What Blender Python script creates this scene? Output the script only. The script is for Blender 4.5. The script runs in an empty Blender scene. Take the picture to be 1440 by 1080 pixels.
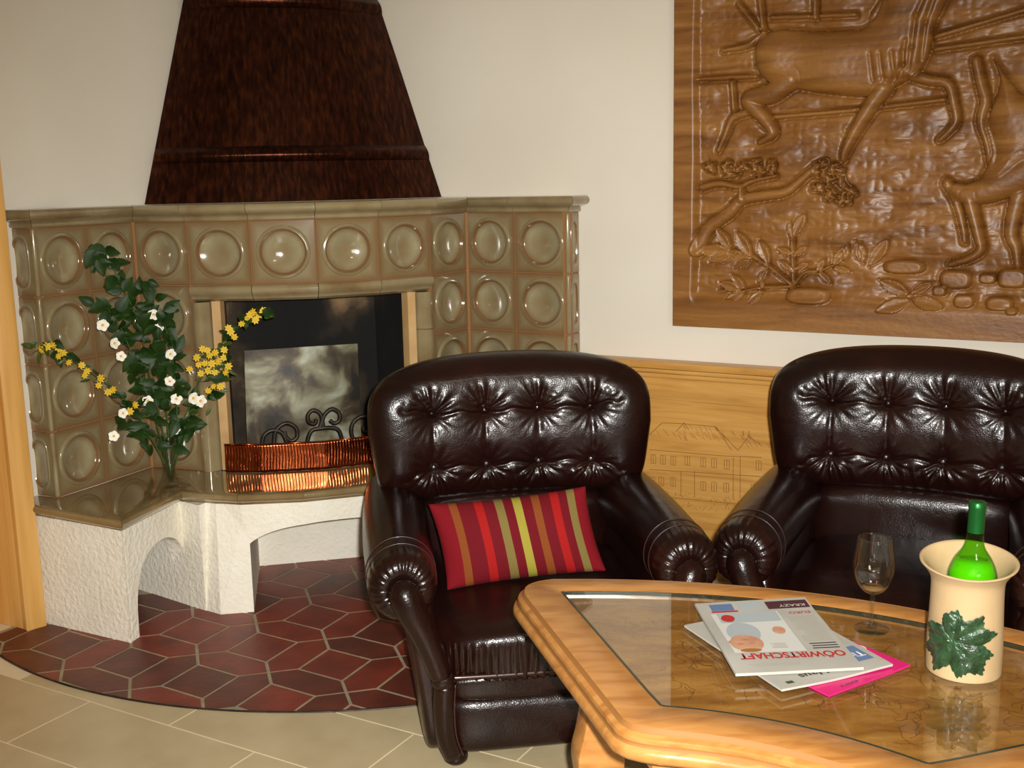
import bpy, bmesh, math, random
import numpy as np
from math import sin, cos, pi, radians, hypot, atan2, sqrt
from mathutils import Vector, Matrix
random.seed(7); np.random.seed(7)
S = bpy.context.scene
C = S.collection
# ------------------------------------------------------------------ camera
cd = bpy.data.cameras.new('camera'); cam = bpy.data.objects.new('camera', cd); C.objects.link(cam)
EYE = 1.39; PITCH = radians(10.31); ROLL = radians(1.21)
cd.sensor_width = 36; cd.lens = 1584 / 1440 * 36; cd.clip_start = .02
_f = Vector((0, cos(PITCH), -sin(PITCH))); _r0 = Vector((1, 0, 0)); _u0 = Vector((0, sin(PITCH), cos(PITCH)))
_r = _r0 * cos(ROLL) - _u0 * sin(ROLL); _u = _u0 * cos(ROLL) + _r0 * sin(ROLL)
m = Matrix((_r, _u, -_f)).transposed().to_4x4(); m.translation = (0, 0, EYE)
cam.matrix_world = m
S.camera = cam
# ------------------------------------------------------------------ light and exposure
w = bpy.data.worlds.new('world'); S.world = w; w.use_nodes = True
w.node_tree.nodes['Background'].inputs[0].default_value = (.9, .85, .75, 1)
w.node_tree.nodes['Background'].inputs[1].default_value = .25
def area(name, loc, target, size, sizey, power, col, spread=pi):
    l = bpy.data.lights.new(name, 'AREA'); l.energy = power; l.color = col; l.spread = spread
    l.shape = 'RECTANGLE'; l.size = size; l.size_y = sizey
    o = bpy.data.objects.new(name, l); C.objects.link(o); o.location = loc
    o.rotation_euler = (Vector(target) - Vector(loc)).to_track_quat('-Z', 'Y').to_euler()
    return o
def spot(name, loc, target, power, col, angle, blend, rad):
    l = bpy.data.lights.new(name, 'SPOT'); l.energy = power; l.color = col
    l.spot_size = angle; l.spot_blend = blend; l.shadow_soft_size = rad
    o = bpy.data.objects.new(name, l); C.objects.link(o); o.location = loc
    o.rotation_euler = (Vector(target) - Vector(loc)).to_track_quat('-Z', 'Y').to_euler()
    return o
FLASH = spot('camera_flash', (.05, -.02, 1.44), (.06, 3.6, .34), 515, (1, .98, .935), radians(83), 1, .02)
# daylight of an assumed window behind the camera, then an added overhead fill
DAY_ASSUMED = area('assumed_window_daylight', (1.3, -2.35, 1.45), (.1, 3.4, .7), 1.2, 1.0, 32, (1, .95, .84))
FILL = area('added_overhead_fill', (.9, .6, 2.36), (.9, .61, 0), .35, .35, 7, (1, .86, .66))  # added warm fill from above, no lamp fixture is built
S.view_settings.view_transform = 'Standard'; S.view_settings.look = 'None'
S.view_settings.exposure = 0.0; S.view_settings.gamma = 1; S.view_settings.use_curve_mapping = False
# ------------------------------------------------------------------ helpers
WORLD = set()
def lin(c):
    return tuple((v / 12.92 if v <= .04045 else ((v + .055) / 1.055) ** 2.4) for v in (x / 255 for x in c)) + (1,)
def M(name, verts, faces, mat=None, parent=None, smooth=False, recalc=False, uv=None):
    me = bpy.data.meshes.new(name)
    me.from_pydata([tuple(map(float, v)) for v in verts], [], [tuple(map(int, f)) for f in faces])
    if uv is not None:
        l = me.uv_layers.new(name='UVMap'); idx = np.zeros(len(me.loops), np.int32); me.loops.foreach_get('vertex_index', idx)
        l.data.foreach_set('uv', np.asarray(uv, np.float32)[idx].ravel())
    if recalc:
        b = bmesh.new(); b.from_mesh(me); bmesh.ops.recalc_face_normals(b, faces=b.faces); b.to_mesh(me); b.free()
    if smooth: me.polygons.foreach_set('use_smooth', [True] * len(me.polygons))
    if mat: me.materials.append(mat)
    me.update()
    return link(name, me, parent)
def link(name, me, parent=None):
    o = bpy.data.objects.new(name, me); C.objects.link(o)
    if parent is not None: par(o, parent)
    return o
def par(o, p):
    o.parent = p
    if p.name in WORLD: o.matrix_parent_inverse = Matrix.Translation(-Vector(p.location))
def thing(name, label, cat, loc=(0, 0, 0), group=None, world=True):
    o = bpy.data.objects.new(name, None); C.objects.link(o); o.location = loc; o.empty_display_size = .05
    if world: WORLD.add(o.name)
    return tag(o, label, cat, group)
def tag(o, label, cat, group=None):
    o['label'] = label; o['category'] = cat
    if group: o['group'] = group
    return o
def struct(o, label=None, cat=None):
    o['kind'] = 'structure'
    if label: o['label'] = label
    if cat: o['category'] = cat
    return o
def autosm(o, ang=35):
    me = o.data; me.polygons.foreach_set('use_smooth', [True] * len(me.polygons))
    b = bmesh.new(); b.from_mesh(me); a = radians(ang)
    for e in b.edges: e.smooth = len(e.link_faces) == 2 and e.calc_face_angle(9) < a
    b.to_mesh(me); b.free(); return o
def prism(poly, z0, z1):
    n = len(poly)
    v = [(x, y, z0) for x, y in poly] + [(x, y, z1) for x, y in poly]
    f = [tuple(range(n))[::-1], tuple(range(n, 2 * n))] + [(i, (i + 1) % n, n + (i + 1) % n, n + i) for i in range(n)]
    return v, f
def box(c, h, rot=0):
    ca, sa = cos(rot), sin(rot)
    p = [(c[0] + x * h[0] * ca - y * h[1] * sa, c[1] + x * h[0] * sa + y * h[1] * ca) for x, y in ((-1, -1), (1, -1), (1, 1), (-1, 1))]
    return prism(p, c[2] - h[2], c[2] + h[2])
def bev(o, wdt=.004, seg=2):
    b = bmesh.new(); b.from_mesh(o.data); bmesh.ops.recalc_face_normals(b, faces=b.faces)
    bmesh.ops.bevel(b, geom=list(b.edges), offset=wdt, segments=seg, profile=.5, affect='EDGES', clamp_overlap=True)
    b.to_mesh(o.data); b.free(); return autosm(o, 40)
def facewall(p0, p1, poly, thick, side):
    """2-D polygon (u along p0->p1, z) extruded by thick to one side."""
    p0 = Vector(p0[:2]); p1 = Vector(p1[:2]); d = (p1 - p0).normalized(); n = Vector((d.y, -d.x)) * side
    N = len(poly)
    a = [(*(p0 + d * u), z) for u, z in poly]; b = [(*(p0 + d * u - n * thick), z) for u, z in poly]
    f = [tuple(range(N)), tuple(range(2 * N - 1, N - 1, -1))] + [(i, N + i, N + (i + 1) % N, (i + 1) % N) for i in range(N)]
    return a + b, f
def smoothcurve(pts, sub=6):
    """Catmull-Rom through pts."""
    P = [np.array(p, float) for p in pts]; P = [2 * P[0] - P[1]] + P + [2 * P[-1] - P[-2]]; out = []
    for i in range(1, len(P) - 2):
        for k in range(sub):
            t = k / sub
            out.append(.5 * ((2 * P[i]) + (P[i + 1] - P[i - 1]) * t + (2 * P[i - 1] - 5 * P[i] + 4 * P[i + 1] - P[i + 2]) * t * t + (3 * P[i] - P[i - 1] - 3 * P[i + 1] + P[i + 2]) * t ** 3))
    out.append(P[-2]); return out
def tube(pts, rad, seg=8, cap=True):
    P = [Vector(p) for p in pts]; n = len(P); rad = rad if hasattr(rad, '__len__') else [rad] * n
    v = []; f = []; t = (P[1] - P[0]).normalized(); up = Vector((0, 0, 1)) if abs(t.z) < .9 else Vector((0, 1, 0))
    x = t.cross(up).normalized()
    for i in range(n):
        t = (P[min(i + 1, n - 1)] - P[max(i - 1, 0)]).normalized()
        x = (x - t * x.dot(t)).normalized(); y = t.cross(x)
        for k in range(seg):
            a = 2 * pi * k / seg; v.append(P[i] + (x * cos(a) + y * sin(a)) * rad[i])
    for i in range(n - 1):
        for k in range(seg):
            k2 = (k + 1) % seg; f.append((i * seg + k, i * seg + k2, (i + 1) * seg + k2, (i + 1) * seg + k))
    if cap: f += [tuple(range(seg))[::-1], tuple((n - 1) * seg + k for k in range(seg))]
    return v, f
def lathe(prof, seg=32, c=(0, 0, 0)):
    v = []; f = []; n = len(prof)
    for r, z in prof:
        for k in range(seg): a = 2 * pi * k / seg; v.append((c[0] + r * cos(a), c[1] + r * sin(a), c[2] + z))
    for i in range(n - 1):
        for k in range(seg):
            k2 = (k + 1) % seg; f.append((i * seg + k, i * seg + k2, (i + 1) * seg + k2, (i + 1) * seg + k))
    return v, f
def sbox(c, h, p=6, n=16, deform=None):
    """superellipsoid box from a cube grid"""
    V = {}; vs = []; F = []
    def vid(i, j, k):
        key = (i, j, k)
        if key not in V:
            q = np.array([sin(pi / 4 * (2 * t / n - 1)) / sin(pi / 4) if False else (2 * t / n - 1) for t in key])
            q = np.sign(q) * np.abs(q) ** .85
            r = (np.abs(q) ** p).sum() ** (1 / p); q = q / r
            pt = np.array(c) + q * np.array(h); V[key] = len(vs); vs.append(pt)
        return V[key]
    for i in range(n):
        for j in range(n):
            F.append((vid(i, j, 0), vid(i, j + 1, 0), vid(i + 1, j + 1, 0), vid(i + 1, j, 0)))
            F.append((vid(i, j, n), vid(i + 1, j, n), vid(i + 1, j + 1, n), vid(i, j + 1, n)))
            F.append((vid(i, 0, j), vid(i + 1, 0, j), vid(i + 1, 0, j + 1), vid(i, 0, j + 1)))
            F.append((vid(i, n, j), vid(i, n, j + 1), vid(i + 1, n, j + 1), vid(i + 1, n, j)))
            F.append((vid(0, i, j), vid(0, i, j + 1), vid(0, i + 1, j + 1), vid(0, i + 1, j)))
            F.append((vid(n, i, j), vid(n, i + 1, j), vid(n, i + 1, j + 1), vid(n, i, j + 1)))
    A = np.array(vs)
    if deform is not None: A = deform(A)
    return A, F
def joinm(*parts):
    V = []; F = []
    for v, f in parts:
        o = len(V); V += [tuple(map(float, p)) for p in v]; F += [tuple(int(i) + o for i in q) for q in f]
    return V, F
def sm(a, b, x):
    t = np.clip((x - a) / (b - a), 0, 1); return t * t * (3 - 2 * t)
# ------------------------------------------------------------------ materials
def mat(name, col=(.5, .5, .5, 1), rough=.5, metal=0, spec=.5, coat=0, coatr=.1):
    m = bpy.data.materials.new(name); m.use_nodes = True; b = m.node_tree.nodes['Principled BSDF']
    b.inputs['Base Color'].default_value = col; b.inputs['Roughness'].default_value = rough
    b.inputs['Metallic'].default_value = metal; b.inputs['Specular IOR Level'].default_value = spec
    b.inputs['Coat Weight'].default_value = coat; b.inputs['Coat Roughness'].default_value = coatr
    return m, m.node_tree, b
def N(nt, t, **kw):
    n = nt.nodes.new(t)
    for k, v in kw.items():
        if k in n.inputs: n.inputs[k].default_value = v
        else: setattr(n, k, v)
    return n
def ramp(nt, stops, interp='LINEAR'):
    r = nt.nodes.new('ShaderNodeValToRGB'); r.color_ramp.interpolation = interp; e = r.color_ramp.elements
    e[0].position, e[0].color = stops[0][0], stops[0][1]
    e[1].position, e[1].color = stops[-1][0], stops[-1][1]
    for p, c in stops[1:-1]: q = e.new(p); q.color = c
    return r
def coords(nt, kind='Object', scale=(1, 1, 1), rot=(0, 0, 0)):
    t = nt.nodes.new('ShaderNodeTexCoord'); mp = nt.nodes.new('ShaderNodeMapping')
    mp.inputs['Scale'].default_value = scale; mp.inputs['Rotation'].default_value = rot
    nt.links.new(t.outputs[kind], mp.inputs[0]); return mp.outputs[0]
def bump(nt, b, h, strength, dist=.01):
    n = N(nt, 'ShaderNodeBump', Strength=strength, Distance=dist); nt.links.new(h, n.inputs['Height']); nt.links.new(n.outputs[0], b.inputs['Normal'])
    return n
def noisy(name, stops, scale=8, detail=5, stretch=(1, 1, 1), rough=.5, metal=0, bumps=0, bscale=60, bstretch=(1, 1, 1), coat=0, coatr=.1, spec=.5, dist=.01, rot=(0, 0, 0), distort=0, kind='Object'):
    m, nt, b = mat(name, rough=rough, metal=metal, coat=coat, spec=spec, coatr=coatr)
    n = N(nt, 'ShaderNodeTexNoise', Scale=scale, Detail=detail, Distortion=distort); nt.links.new(coords(nt, kind, stretch, rot), n.inputs['Vector'])
    r = ramp(nt, [(p, lin(c)) for p, c in stops]); nt.links.new(n.outputs['Fac'], r.inputs[0]); nt.links.new(r.outputs[0], b.inputs['Base Color'])
    if bumps:
        n2 = N(nt, 'ShaderNodeTexNoise', Scale=bscale, Detail=4); nt.links.new(coords(nt, kind, bstretch, rot), n2.inputs['Vector']); bump(nt, b, n2.outputs['Fac'], bumps, dist)
    return m
MT = {}
MT['wall'] = noisy('white_wall_paint', [(.3, (222, 214, 198)), (.7, (230, 223, 208))], 1.5, 3, rough=.9, bumps=.15, bscale=45, dist=.004, spec=.2)
MT['plaster'] = noisy('rough_white_plaster', [(.3, (232, 226, 208)), (.7, (242, 237, 222))], 6, 4, rough=.95, bumps=.8, bscale=62, dist=.007, spec=.2)
MT['ceil'] = noisy('ceiling_paint', [(.3, (225, 220, 208)), (.7, (232, 226, 214))], 2, 3, rough=.95)
MT['wood_oak'] = noisy('honey_wood', [(.25, (144, 90, 38)), (.5, (170, 116, 58)), (.75, (184, 132, 72))], 3.2, 8, (3, 12, 12), rough=.36, bumps=.05, bscale=30, bstretch=(3, 14, 14), coat=.25, coatr=.15, distort=.6, rot=(0, 0, radians(-30)))
MT['wood_wall'] = noisy('panel_wood', [(.2, (182, 128, 58)), (.5, (210, 156, 80)), (.8, (220, 172, 100))], 3, 7, (1.2, 1.2, 16), rough=.42, bumps=.06, bscale=30, bstretch=(1, 1, 18), coat=.15, distort=.5)
MT['wood_door'] = noisy('door_wood', [(.2, (202, 148, 74)), (.5, (220, 168, 92)), (.8, (228, 180, 106))], 3, 6, (14, 14, .8), rough=.4, bumps=.05, bscale=30, bstretch=(18, 18, 1), coat=.15)
MT['wood_inlay'] = noisy('table_inlay_wood', [(.25, (118, 70, 24)), (.45, (158, 102, 42)), (.6, (178, 122, 56)), (.8, (196, 142, 76))], 5, 8, (1, 3, 3), rough=.5, bumps=.35, bscale=26, bstretch=(1, 2, 1), distort=1.2, dist=.006)
MT['carve'] = noisy('carved_wood', [(.25, (96, 58, 20)), (.45, (128, 82, 33)), (.6, (144, 97, 43)), (.8, (166, 120, 62))], 2.6, 8, (1, 1, 9), rough=.42, bumps=.22, bscale=20, bstretch=(2, 2, 4), coat=.12, coatr=.3, distort=.7, dist=.006)
MT['line'] = mat('burnt_line', lin((92, 56, 22)), .7)[0]
def glaze():
    m, nt, b = mat('olive_tile_glaze', rough=.12, coat=.6, coatr=.03, spec=.6)
    uv = nt.nodes.new('ShaderNodeUVMap'); uv.uv_map = 'UVMap'; sp = nt.nodes.new('ShaderNodeSeparateXYZ'); nt.links.new(uv.outputs[0], sp.inputs[0])
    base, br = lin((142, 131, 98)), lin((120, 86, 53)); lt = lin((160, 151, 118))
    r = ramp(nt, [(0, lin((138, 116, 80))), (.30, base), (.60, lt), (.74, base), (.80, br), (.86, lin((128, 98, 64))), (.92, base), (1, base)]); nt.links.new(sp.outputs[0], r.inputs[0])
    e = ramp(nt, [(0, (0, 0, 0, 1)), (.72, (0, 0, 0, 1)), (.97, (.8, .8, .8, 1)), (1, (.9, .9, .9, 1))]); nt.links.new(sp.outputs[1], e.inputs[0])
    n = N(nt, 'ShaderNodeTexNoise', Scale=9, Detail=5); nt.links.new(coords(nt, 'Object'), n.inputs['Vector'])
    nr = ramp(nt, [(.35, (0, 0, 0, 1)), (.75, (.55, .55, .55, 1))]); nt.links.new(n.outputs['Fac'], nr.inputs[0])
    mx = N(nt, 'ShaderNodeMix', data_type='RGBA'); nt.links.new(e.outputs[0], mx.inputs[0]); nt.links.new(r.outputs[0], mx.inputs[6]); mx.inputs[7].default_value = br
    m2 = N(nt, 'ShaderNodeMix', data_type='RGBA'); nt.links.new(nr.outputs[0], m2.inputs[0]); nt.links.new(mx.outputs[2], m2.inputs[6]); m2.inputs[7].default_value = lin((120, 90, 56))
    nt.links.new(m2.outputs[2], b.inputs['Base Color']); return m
MT['glaze'] = glaze()
MT['glaze_plain'] = noisy('olive_moulding_glaze', [(.3, (122, 98, 66)), (.5, (142, 126, 92)), (.7, (154, 140, 106))], 7, 5, rough=.12, coat=.6, coatr=.03)
MT['glaze_bench'] = noisy('brown_bench_glaze', [(.3, (110, 86, 52)), (.5, (132, 112, 74)), (.7, (146, 128, 90))], 6, 5, rough=.08, coat=.8, coatr=.02, bumps=.03, bscale=10)
MT['grout'] = mat('orange_brown_grout', lin((150, 104, 62)), .9)[0]
MT['copper_dark'] = noisy('dark_patinated_copper', [(.3, (34, 15, 8)), (.5, (58, 27, 14)), (.75, (92, 47, 24))], 70, 9, (1, 1, .05), rough=.30, metal=.85, bumps=.35, bscale=120, bstretch=(1, 1, .12), dist=.004)
MT['copper'] = noisy('bright_hammered_copper', [(.3, (136, 60, 34)), (.6, (176, 88, 50)), (.8, (206, 122, 74))], 18, 4, (1, 1, .3), rough=.2, metal=1, bumps=.06, bscale=45)
MT['iron'] = noisy('wrought_iron', [(.3, (36, 32, 28)), (.7, (70, 62, 54))], 30, 4, rough=.45, metal=.6)
MT['soot'] = noisy('sooty_firebox', [(.40, (7, 6, 4)), (.53, (18, 15, 11)), (.61, (58, 46, 31)), (.72, (150, 120, 84))], 3.4, 6, (1, 1, .8), rough=.9, bumps=.3, bscale=30)
MT['lining'] = noisy('firebox_lining', [(.3, (176, 136, 84)), (.7, (206, 170, 116))], 8, 4, rough=.7)
MT['steel'] = noisy('sooty_steel_plate', [(.36, (30, 26, 18)), (.45, (74, 62, 42)), (.53, (128, 124, 98)), (.62, (168, 172, 154))], 5.5, 9, rough=.5, metal=.2, bumps=.1, bscale=20, distort=.6)
MT['terra'] = noisy('red_terracotta', [(.25, (92, 32, 20)), (.5, (118, 42, 26)), (.75, (134, 52, 34))], 10, 5, rough=.48, bumps=.12, bscale=50, coat=.1, coatr=.3)
MT['terra_d'] = noisy('dark_terracotta', [(.25, (72, 29, 19)), (.5, (92, 37, 24)), (.75, (110, 46, 30))], 10, 5, rough=.48, bumps=.12, bscale=50, coat=.1, coatr=.3)
MT['hgrout'] = noisy('grey_hearth_grout', [(.3, (140, 128, 102)), (.7, (166, 153, 126))], 20, 4, rough=.9)
MT['beige'] = noisy('beige_floor_tile', [(.3, (178, 160, 124)), (.5, (190, 173, 136)), (.7, (198, 182, 148))], 5, 7, rough=.4, bumps=.04, bscale=40)
MT['fgrout'] = mat('light_floor_grout', lin((226, 210, 176)), .9)[0]
def leather():
    m, nt, b = mat('dark_brown_leather', rough=.27, spec=.30, coat=.12, coatr=.12)
    v = coords(nt, 'Object'); n = N(nt, 'ShaderNodeTexNoise', Scale=5, Detail=6); nt.links.new(v, n.inputs['Vector'])
    r = ramp(nt, [(.3, lin((21, 7, 5))), (.6, lin((30, 11, 8))), (.8, lin((44, 18, 12)))]); nt.links.new(n.outputs['Fac'], r.inputs[0]); nt.links.new(r.outputs[0], b.inputs['Base Color'])
    vo = N(nt, 'ShaderNodeTexVoronoi', Scale=260); nt.links.new(v, vo.inputs['Vector']); n2 = N(nt, 'ShaderNodeTexNoise', Scale=14, Detail=5); nt.links.new(v, n2.inputs['Vector'])
    a = N(nt, 'ShaderNodeMath', operation='MULTIPLY_ADD'); nt.links.new(vo.outputs['Distance'], a.inputs[0]); a.inputs[1].default_value = .10; nt.links.new(n2.outputs['Fac'], a.inputs[2])
    bump(nt, b, a.outputs[0], .32, .010); return m
MT['leather'] = leather()
MT['piping'] = mat('leather_piping', lin((52, 24, 18)), .35, coat=.3)[0]
MT['button'] = mat('pale_highlight_button', lin((150, 136, 128)), .15, metal=.5, coat=1, coatr=.02)[0]  # pale colour carries the tiny highlight of each button
MT['clay'] = noisy('terracotta_cream_clay', [(.3, (158, 132, 94)), (.7, (172, 147, 108))], 9, 4, rough=.75, bumps=.08, bscale=40)
MT['leafglaze'] = noisy('green_leaf_glaze', [(.3, (18, 40, 22)), (.6, (34, 66, 40)), (.8, (70, 94, 64))], 60, 4, rough=.16, coat=.8, coatr=.05, bumps=.5, bscale=110)
MT['stem'] = mat('green_stem', lin((54, 84, 30)), .6)[0]
MT['leaf'] = noisy('dark_green_leaf', [(.3, (16, 38, 6)), (.7, (34, 62, 13))], 25, 3, rough=.5, spec=.3)
MT['leaf2'] = noisy('olive_green_leaf', [(.3, (38, 62, 16)), (.7, (70, 94, 30))], 25, 3, rough=.45)
MT['petal'] = mat('white_petal', lin((244, 240, 226)), .6)[0]
MT['petal_y'] = mat('yellow_petal', lin((216, 180, 34)), .6)[0]
MT['pollen'] = mat('yellow_pollen', lin((220, 180, 60)), .7)[0]
MT['paper'] = noisy('newsprint', [(.3, (150, 147, 138)), (.7, (162, 159, 150))], 10, 3, rough=.8)
MT['pink'] = mat('pink_cover', lin((190, 24, 100)), .35)[0]
MT['red_ink'] = mat('red_ink', lin((160, 34, 28)), .7)[0]
MT['black_ink'] = mat('black_ink', lin((40, 36, 34)), .7)[0]
MT['grey_ink'] = mat('grey_ink', lin((150, 145, 130)), .8)[0]
MT['blue_ink'] = mat('blue_ink', lin((82, 104, 140)), .7)[0]
MT['pale_ink'] = mat('pale_blue_ink', lin((150, 158, 160)), .7)[0]
MT['skin_ink'] = noisy('skin_tone_print', [(.3, (166, 118, 92)), (.7, (186, 142, 112))], 40, 3, rough=.7)
MT['dark_ink'] = mat('maroon_ink', lin((66, 26, 34)), .7)[0]
MT['white_ink'] = mat('white_ink', lin((184, 184, 178)), .7)[0]
def clear(name, tint, gl=.06, rough=0., body=None, bodyfac=0, ior=1.5):
    m = bpy.data.materials.new(name); m.use_nodes = True; nt = m.node_tree; nt.nodes.clear()
    out = nt.nodes.new('ShaderNodeOutputMaterial'); tr = N(nt, 'ShaderNodeBsdfTransparent'); tr.inputs[0].default_value = tint
    gls = N(nt, 'ShaderNodeBsdfGlossy', Roughness=rough); lw = N(nt, 'ShaderNodeLayerWeight', Blend=.5); f0 = ((ior - 1) / (ior + 1)) ** 2
    pw_ = N(nt, 'ShaderNodeMath', operation='POWER'); nt.links.new(lw.outputs['Facing'], pw_.inputs[0]); pw_.inputs[1].default_value = 4.5
    fr = N(nt, 'ShaderNodeMath', operation='MULTIPLY_ADD'); nt.links.new(pw_.outputs[0], fr.inputs[0]); fr.inputs[1].default_value = 1 - f0; fr.inputs[2].default_value = f0
    mx = nt.nodes.new('ShaderNodeMixShader'); src = tr.outputs[0]
    if body:
        df = N(nt, 'ShaderNodeBsdfDiffuse'); df.inputs[0].default_value = body; tl = N(nt, 'ShaderNodeBsdfTranslucent'); tl.inputs[0].default_value = body
        ms = nt.nodes.new('ShaderNodeMixShader'); ms.inputs[0].default_value = .5; nt.links.new(df.outputs[0], ms.inputs[1]); nt.links.new(tl.outputs[0], ms.inputs[2])
        mb = nt.nodes.new('ShaderNodeMixShader'); mb.inputs[0].default_value = bodyfac; nt.links.new(tr.outputs[0], mb.inputs[1]); nt.links.new(ms.outputs[0], mb.inputs[2]); src = mb.outputs[0]
    nt.links.new(fr.outputs[0], mx.inputs[0]); nt.links.new(src, mx.inputs[1]); nt.links.new(gls.outputs[0], mx.inputs[2]); nt.links.new(mx.outputs[0], out.inputs[0]); return m
MT['glass'] = clear('clear_glass', (.97, .98, .97, 1), ior=1.75)
MT['vase_glass'] = clear('vase_glass', (.90, .93, .90, 1), ior=2.0)
MT['line_soft'] = mat('faded_burnt_line', lin((140, 92, 40)), .7)[0]
MT['pane'] = clear('table_glass', (.94, .96, .93, 1), ior=1.85)
MT['pane_edge'] = mat('dark_glass_edge', lin((38, 46, 36)), .2)[0]
MT['bottle'] = clear('green_bottle_glass', (.52, .84, .22, 1), ior=1.5)
MT['wine'] = clear('painted_glow_wine', (.6, 1, .05, 1), body=lin((170, 255, 0)), bodyfac=.85, ior=1.2)  # vivid lime body colour stands in for flash light glowing through the bottle
MT['foil'] = mat('green_foil', lin((24, 92, 40)), .3, metal=.6)[0]
MT['rose'] = clear('wine_remnant', (.9, .75, .5, 1), body=lin((216, 176, 120)), bodyfac=.4)
# ---- measured outlines (metres)
HORSE_BODY = [(0.277,0.856),(0.274,0.915),(0.299,0.95),(0.355,0.965),(0.456,0.952),(0.588,0.946),(0.617,0.951),(0.653,0.976),(0.671,1.016),(0.696,1.077),(0.863,1.06),(0.848,0.995),(0.824,0.943),(0.812,0.862),(0.785,0.809),(0.74,0.779),(0.685,0.757),(0.624,0.743),(0.511,0.758),(0.441,0.772),(0.359,0.79),(0.312,0.809)]
HIND1 = [(0.39,0.81),(0.329,0.769),(0.256,0.753),(0.299,0.701),(0.334,0.655),(0.331,0.635),(0.295,0.616)]
HIND2 = [(0.308,0.785),(0.267,0.722),(0.203,0.698),(0.177,0.645),(0.153,0.592)]
FORE1 = [(0.68,0.764),(0.639,0.705),(0.598,0.635),(0.571,0.577),(0.567,0.553)]
FORE2 = [(0.762,0.801),(0.813,0.782),(0.868,0.767),(0.888,0.707),(0.897,0.66),(0.879,0.629),(0.853,0.604)]
TAIL1 = [(0.304,0.952),(0.242,0.923),(0.162,0.914)]
NECKLINE = [(0.802,1.04),(0.773,0.97),(0.764,0.88),(0.757,0.815)]
RAILS = [[(0.081,0.828),(0.278,0.826)],[(0.196,0.811),(0.206,0.705)],[(0.32,0.693),(0.596,0.704),(0.861,0.722)],[(0.324,1.004),(0.587,0.991)],[(0.463,1.063),(0.465,0.992)],[(0.826,0.907),(1.069,0.962)],[(0.827,0.87),(1.073,0.888)],[(0.214,1.057),(0.283,0.973)],[(0.281,1.099),(0.299,0.962)]]
TRUNK = [[(0.082,0.263),(0.119,0.335),(0.194,0.39),(0.233,0.428),(0.305,0.443),(0.382,0.455),(0.435,0.494),(0.481,0.534)],[(0.098,0.473),(0.158,0.485),(0.227,0.473),(0.271,0.491),(0.348,0.506)],[(0.233,0.433),(0.232,0.471)]]
FOLI = [[(0.123,0.537),(0.18,0.541),(0.237,0.535),(0.293,0.523),(0.337,0.538),(0.192,0.514),(0.27,0.55)],[(0.487,0.514),(0.519,0.492),(0.556,0.481),(0.587,0.455),(0.488,0.462),(0.526,0.446),(0.568,0.425),(0.502,0.534),(0.544,0.523)]]
STEMS = [[(0.416,0.149),(0.332,0.212),(0.264,0.249),(0.201,0.264)],[(0.417,0.149),(0.411,0.251),(0.407,0.32)],[(0.419,0.154),(0.453,0.193),(0.496,0.199),(0.548,0.221)],[(0.411,0.146),(0.311,0.14),(0.243,0.127),(0.163,0.127)]]
LEAVES = [((0.201,0.264),(0.088,0.257)),((0.198,0.27),(0.148,0.335)),((0.207,0.251),(0.126,0.224)),((0.27,0.243),(0.218,0.325)),((0.27,0.232),(0.214,0.204)),((0.332,0.22),(0.297,0.298)),((0.407,0.304),(0.398,0.357)),((0.412,0.31),(0.448,0.384)),((0.411,0.251),(0.359,0.272)),((0.414,0.245),(0.459,0.281)),((0.412,0.197),(0.368,0.229)),((0.418,0.203),(0.468,0.225)),((0.493,0.199),(0.516,0.242)),((0.498,0.196),(0.539,0.16)),((0.54,0.221),(0.539,0.263)),((0.543,0.219),(0.588,0.282)),((0.543,0.211),(0.601,0.199)),((0.252,0.133),(0.203,0.181)),((0.249,0.125),(0.189,0.098)),((0.314,0.14),(0.299,0.173)),((0.311,0.132),(0.267,0.089)),((0.3,0.156),(0.327,0.201)),((0.238,0.13),(0.162,0.153)),((0.784,0.132),(0.691,0.174)),((0.787,0.135),(0.851,0.17)),((0.79,0.119),(0.891,0.097)),((0.79,0.116),(0.686,0.078)),((0.634,0.229),(0.612,0.296)),((0.639,0.229),(0.629,0.291)),((0.659,0.221),(0.713,0.305)),((0.578,0.234),(0.588,0.285))]
STONES = [((0.466,0.118),(0.54,0.12),(0.466,0.091)),((0.765,0.218),(0.829,0.205),(0.763,0.196)),((0.918,0.183),(0.966,0.181),(0.919,0.153)),((0.946,0.118),(0.977,0.12),(0.947,0.097)),((1.078,0.19),(1.121,0.185),(1.079,0.16)),((1.047,0.114),(1.087,0.11),(1.048,0.093)),((1.009,0.188),(1.034,0.183),(1.009,0.172)),((1.083,0.094),(1.1,0.095),(1.083,0.083)),((0.873,0.146),(0.894,0.144),(0.874,0.13))]
H2BODY = [(0.99,0.836),(1.013,0.764),(0.985,0.654),(0.997,0.602),(1.005,0.551),(0.978,0.489),(1.029,0.457),(1.076,0.487),(1.122,0.517),(1.307,0.493),(1.294,0.69),(1.201,0.753),(1.087,0.725),(1.052,0.752)]
H2LEG = [(1.099,0.507),(1.005,0.457),(0.941,0.44),(0.905,0.454)]
H2CAN = [(0.941,0.437),(0.959,0.379),(0.977,0.315),(0.984,0.273),(0.95,0.246),(0.9,0.229)]
H2CAN2 = [(0.879,0.475),(0.907,0.422),(0.931,0.342),(0.938,0.299)]
H2LEG2 = [(1.09,0.497),(1.079,0.431),(1.065,0.327),(1.082,0.279),(1.09,0.227)]
H2TAIL = [(0.944,0.831),(0.96,0.766),(0.976,0.711),(0.97,0.657),(0.995,0.592),(1.012,0.523)]
PLATE = [(-0.243,0.788),(0.18,0.787),(0.172,0.374),(-0.257,0.392)]
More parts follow.
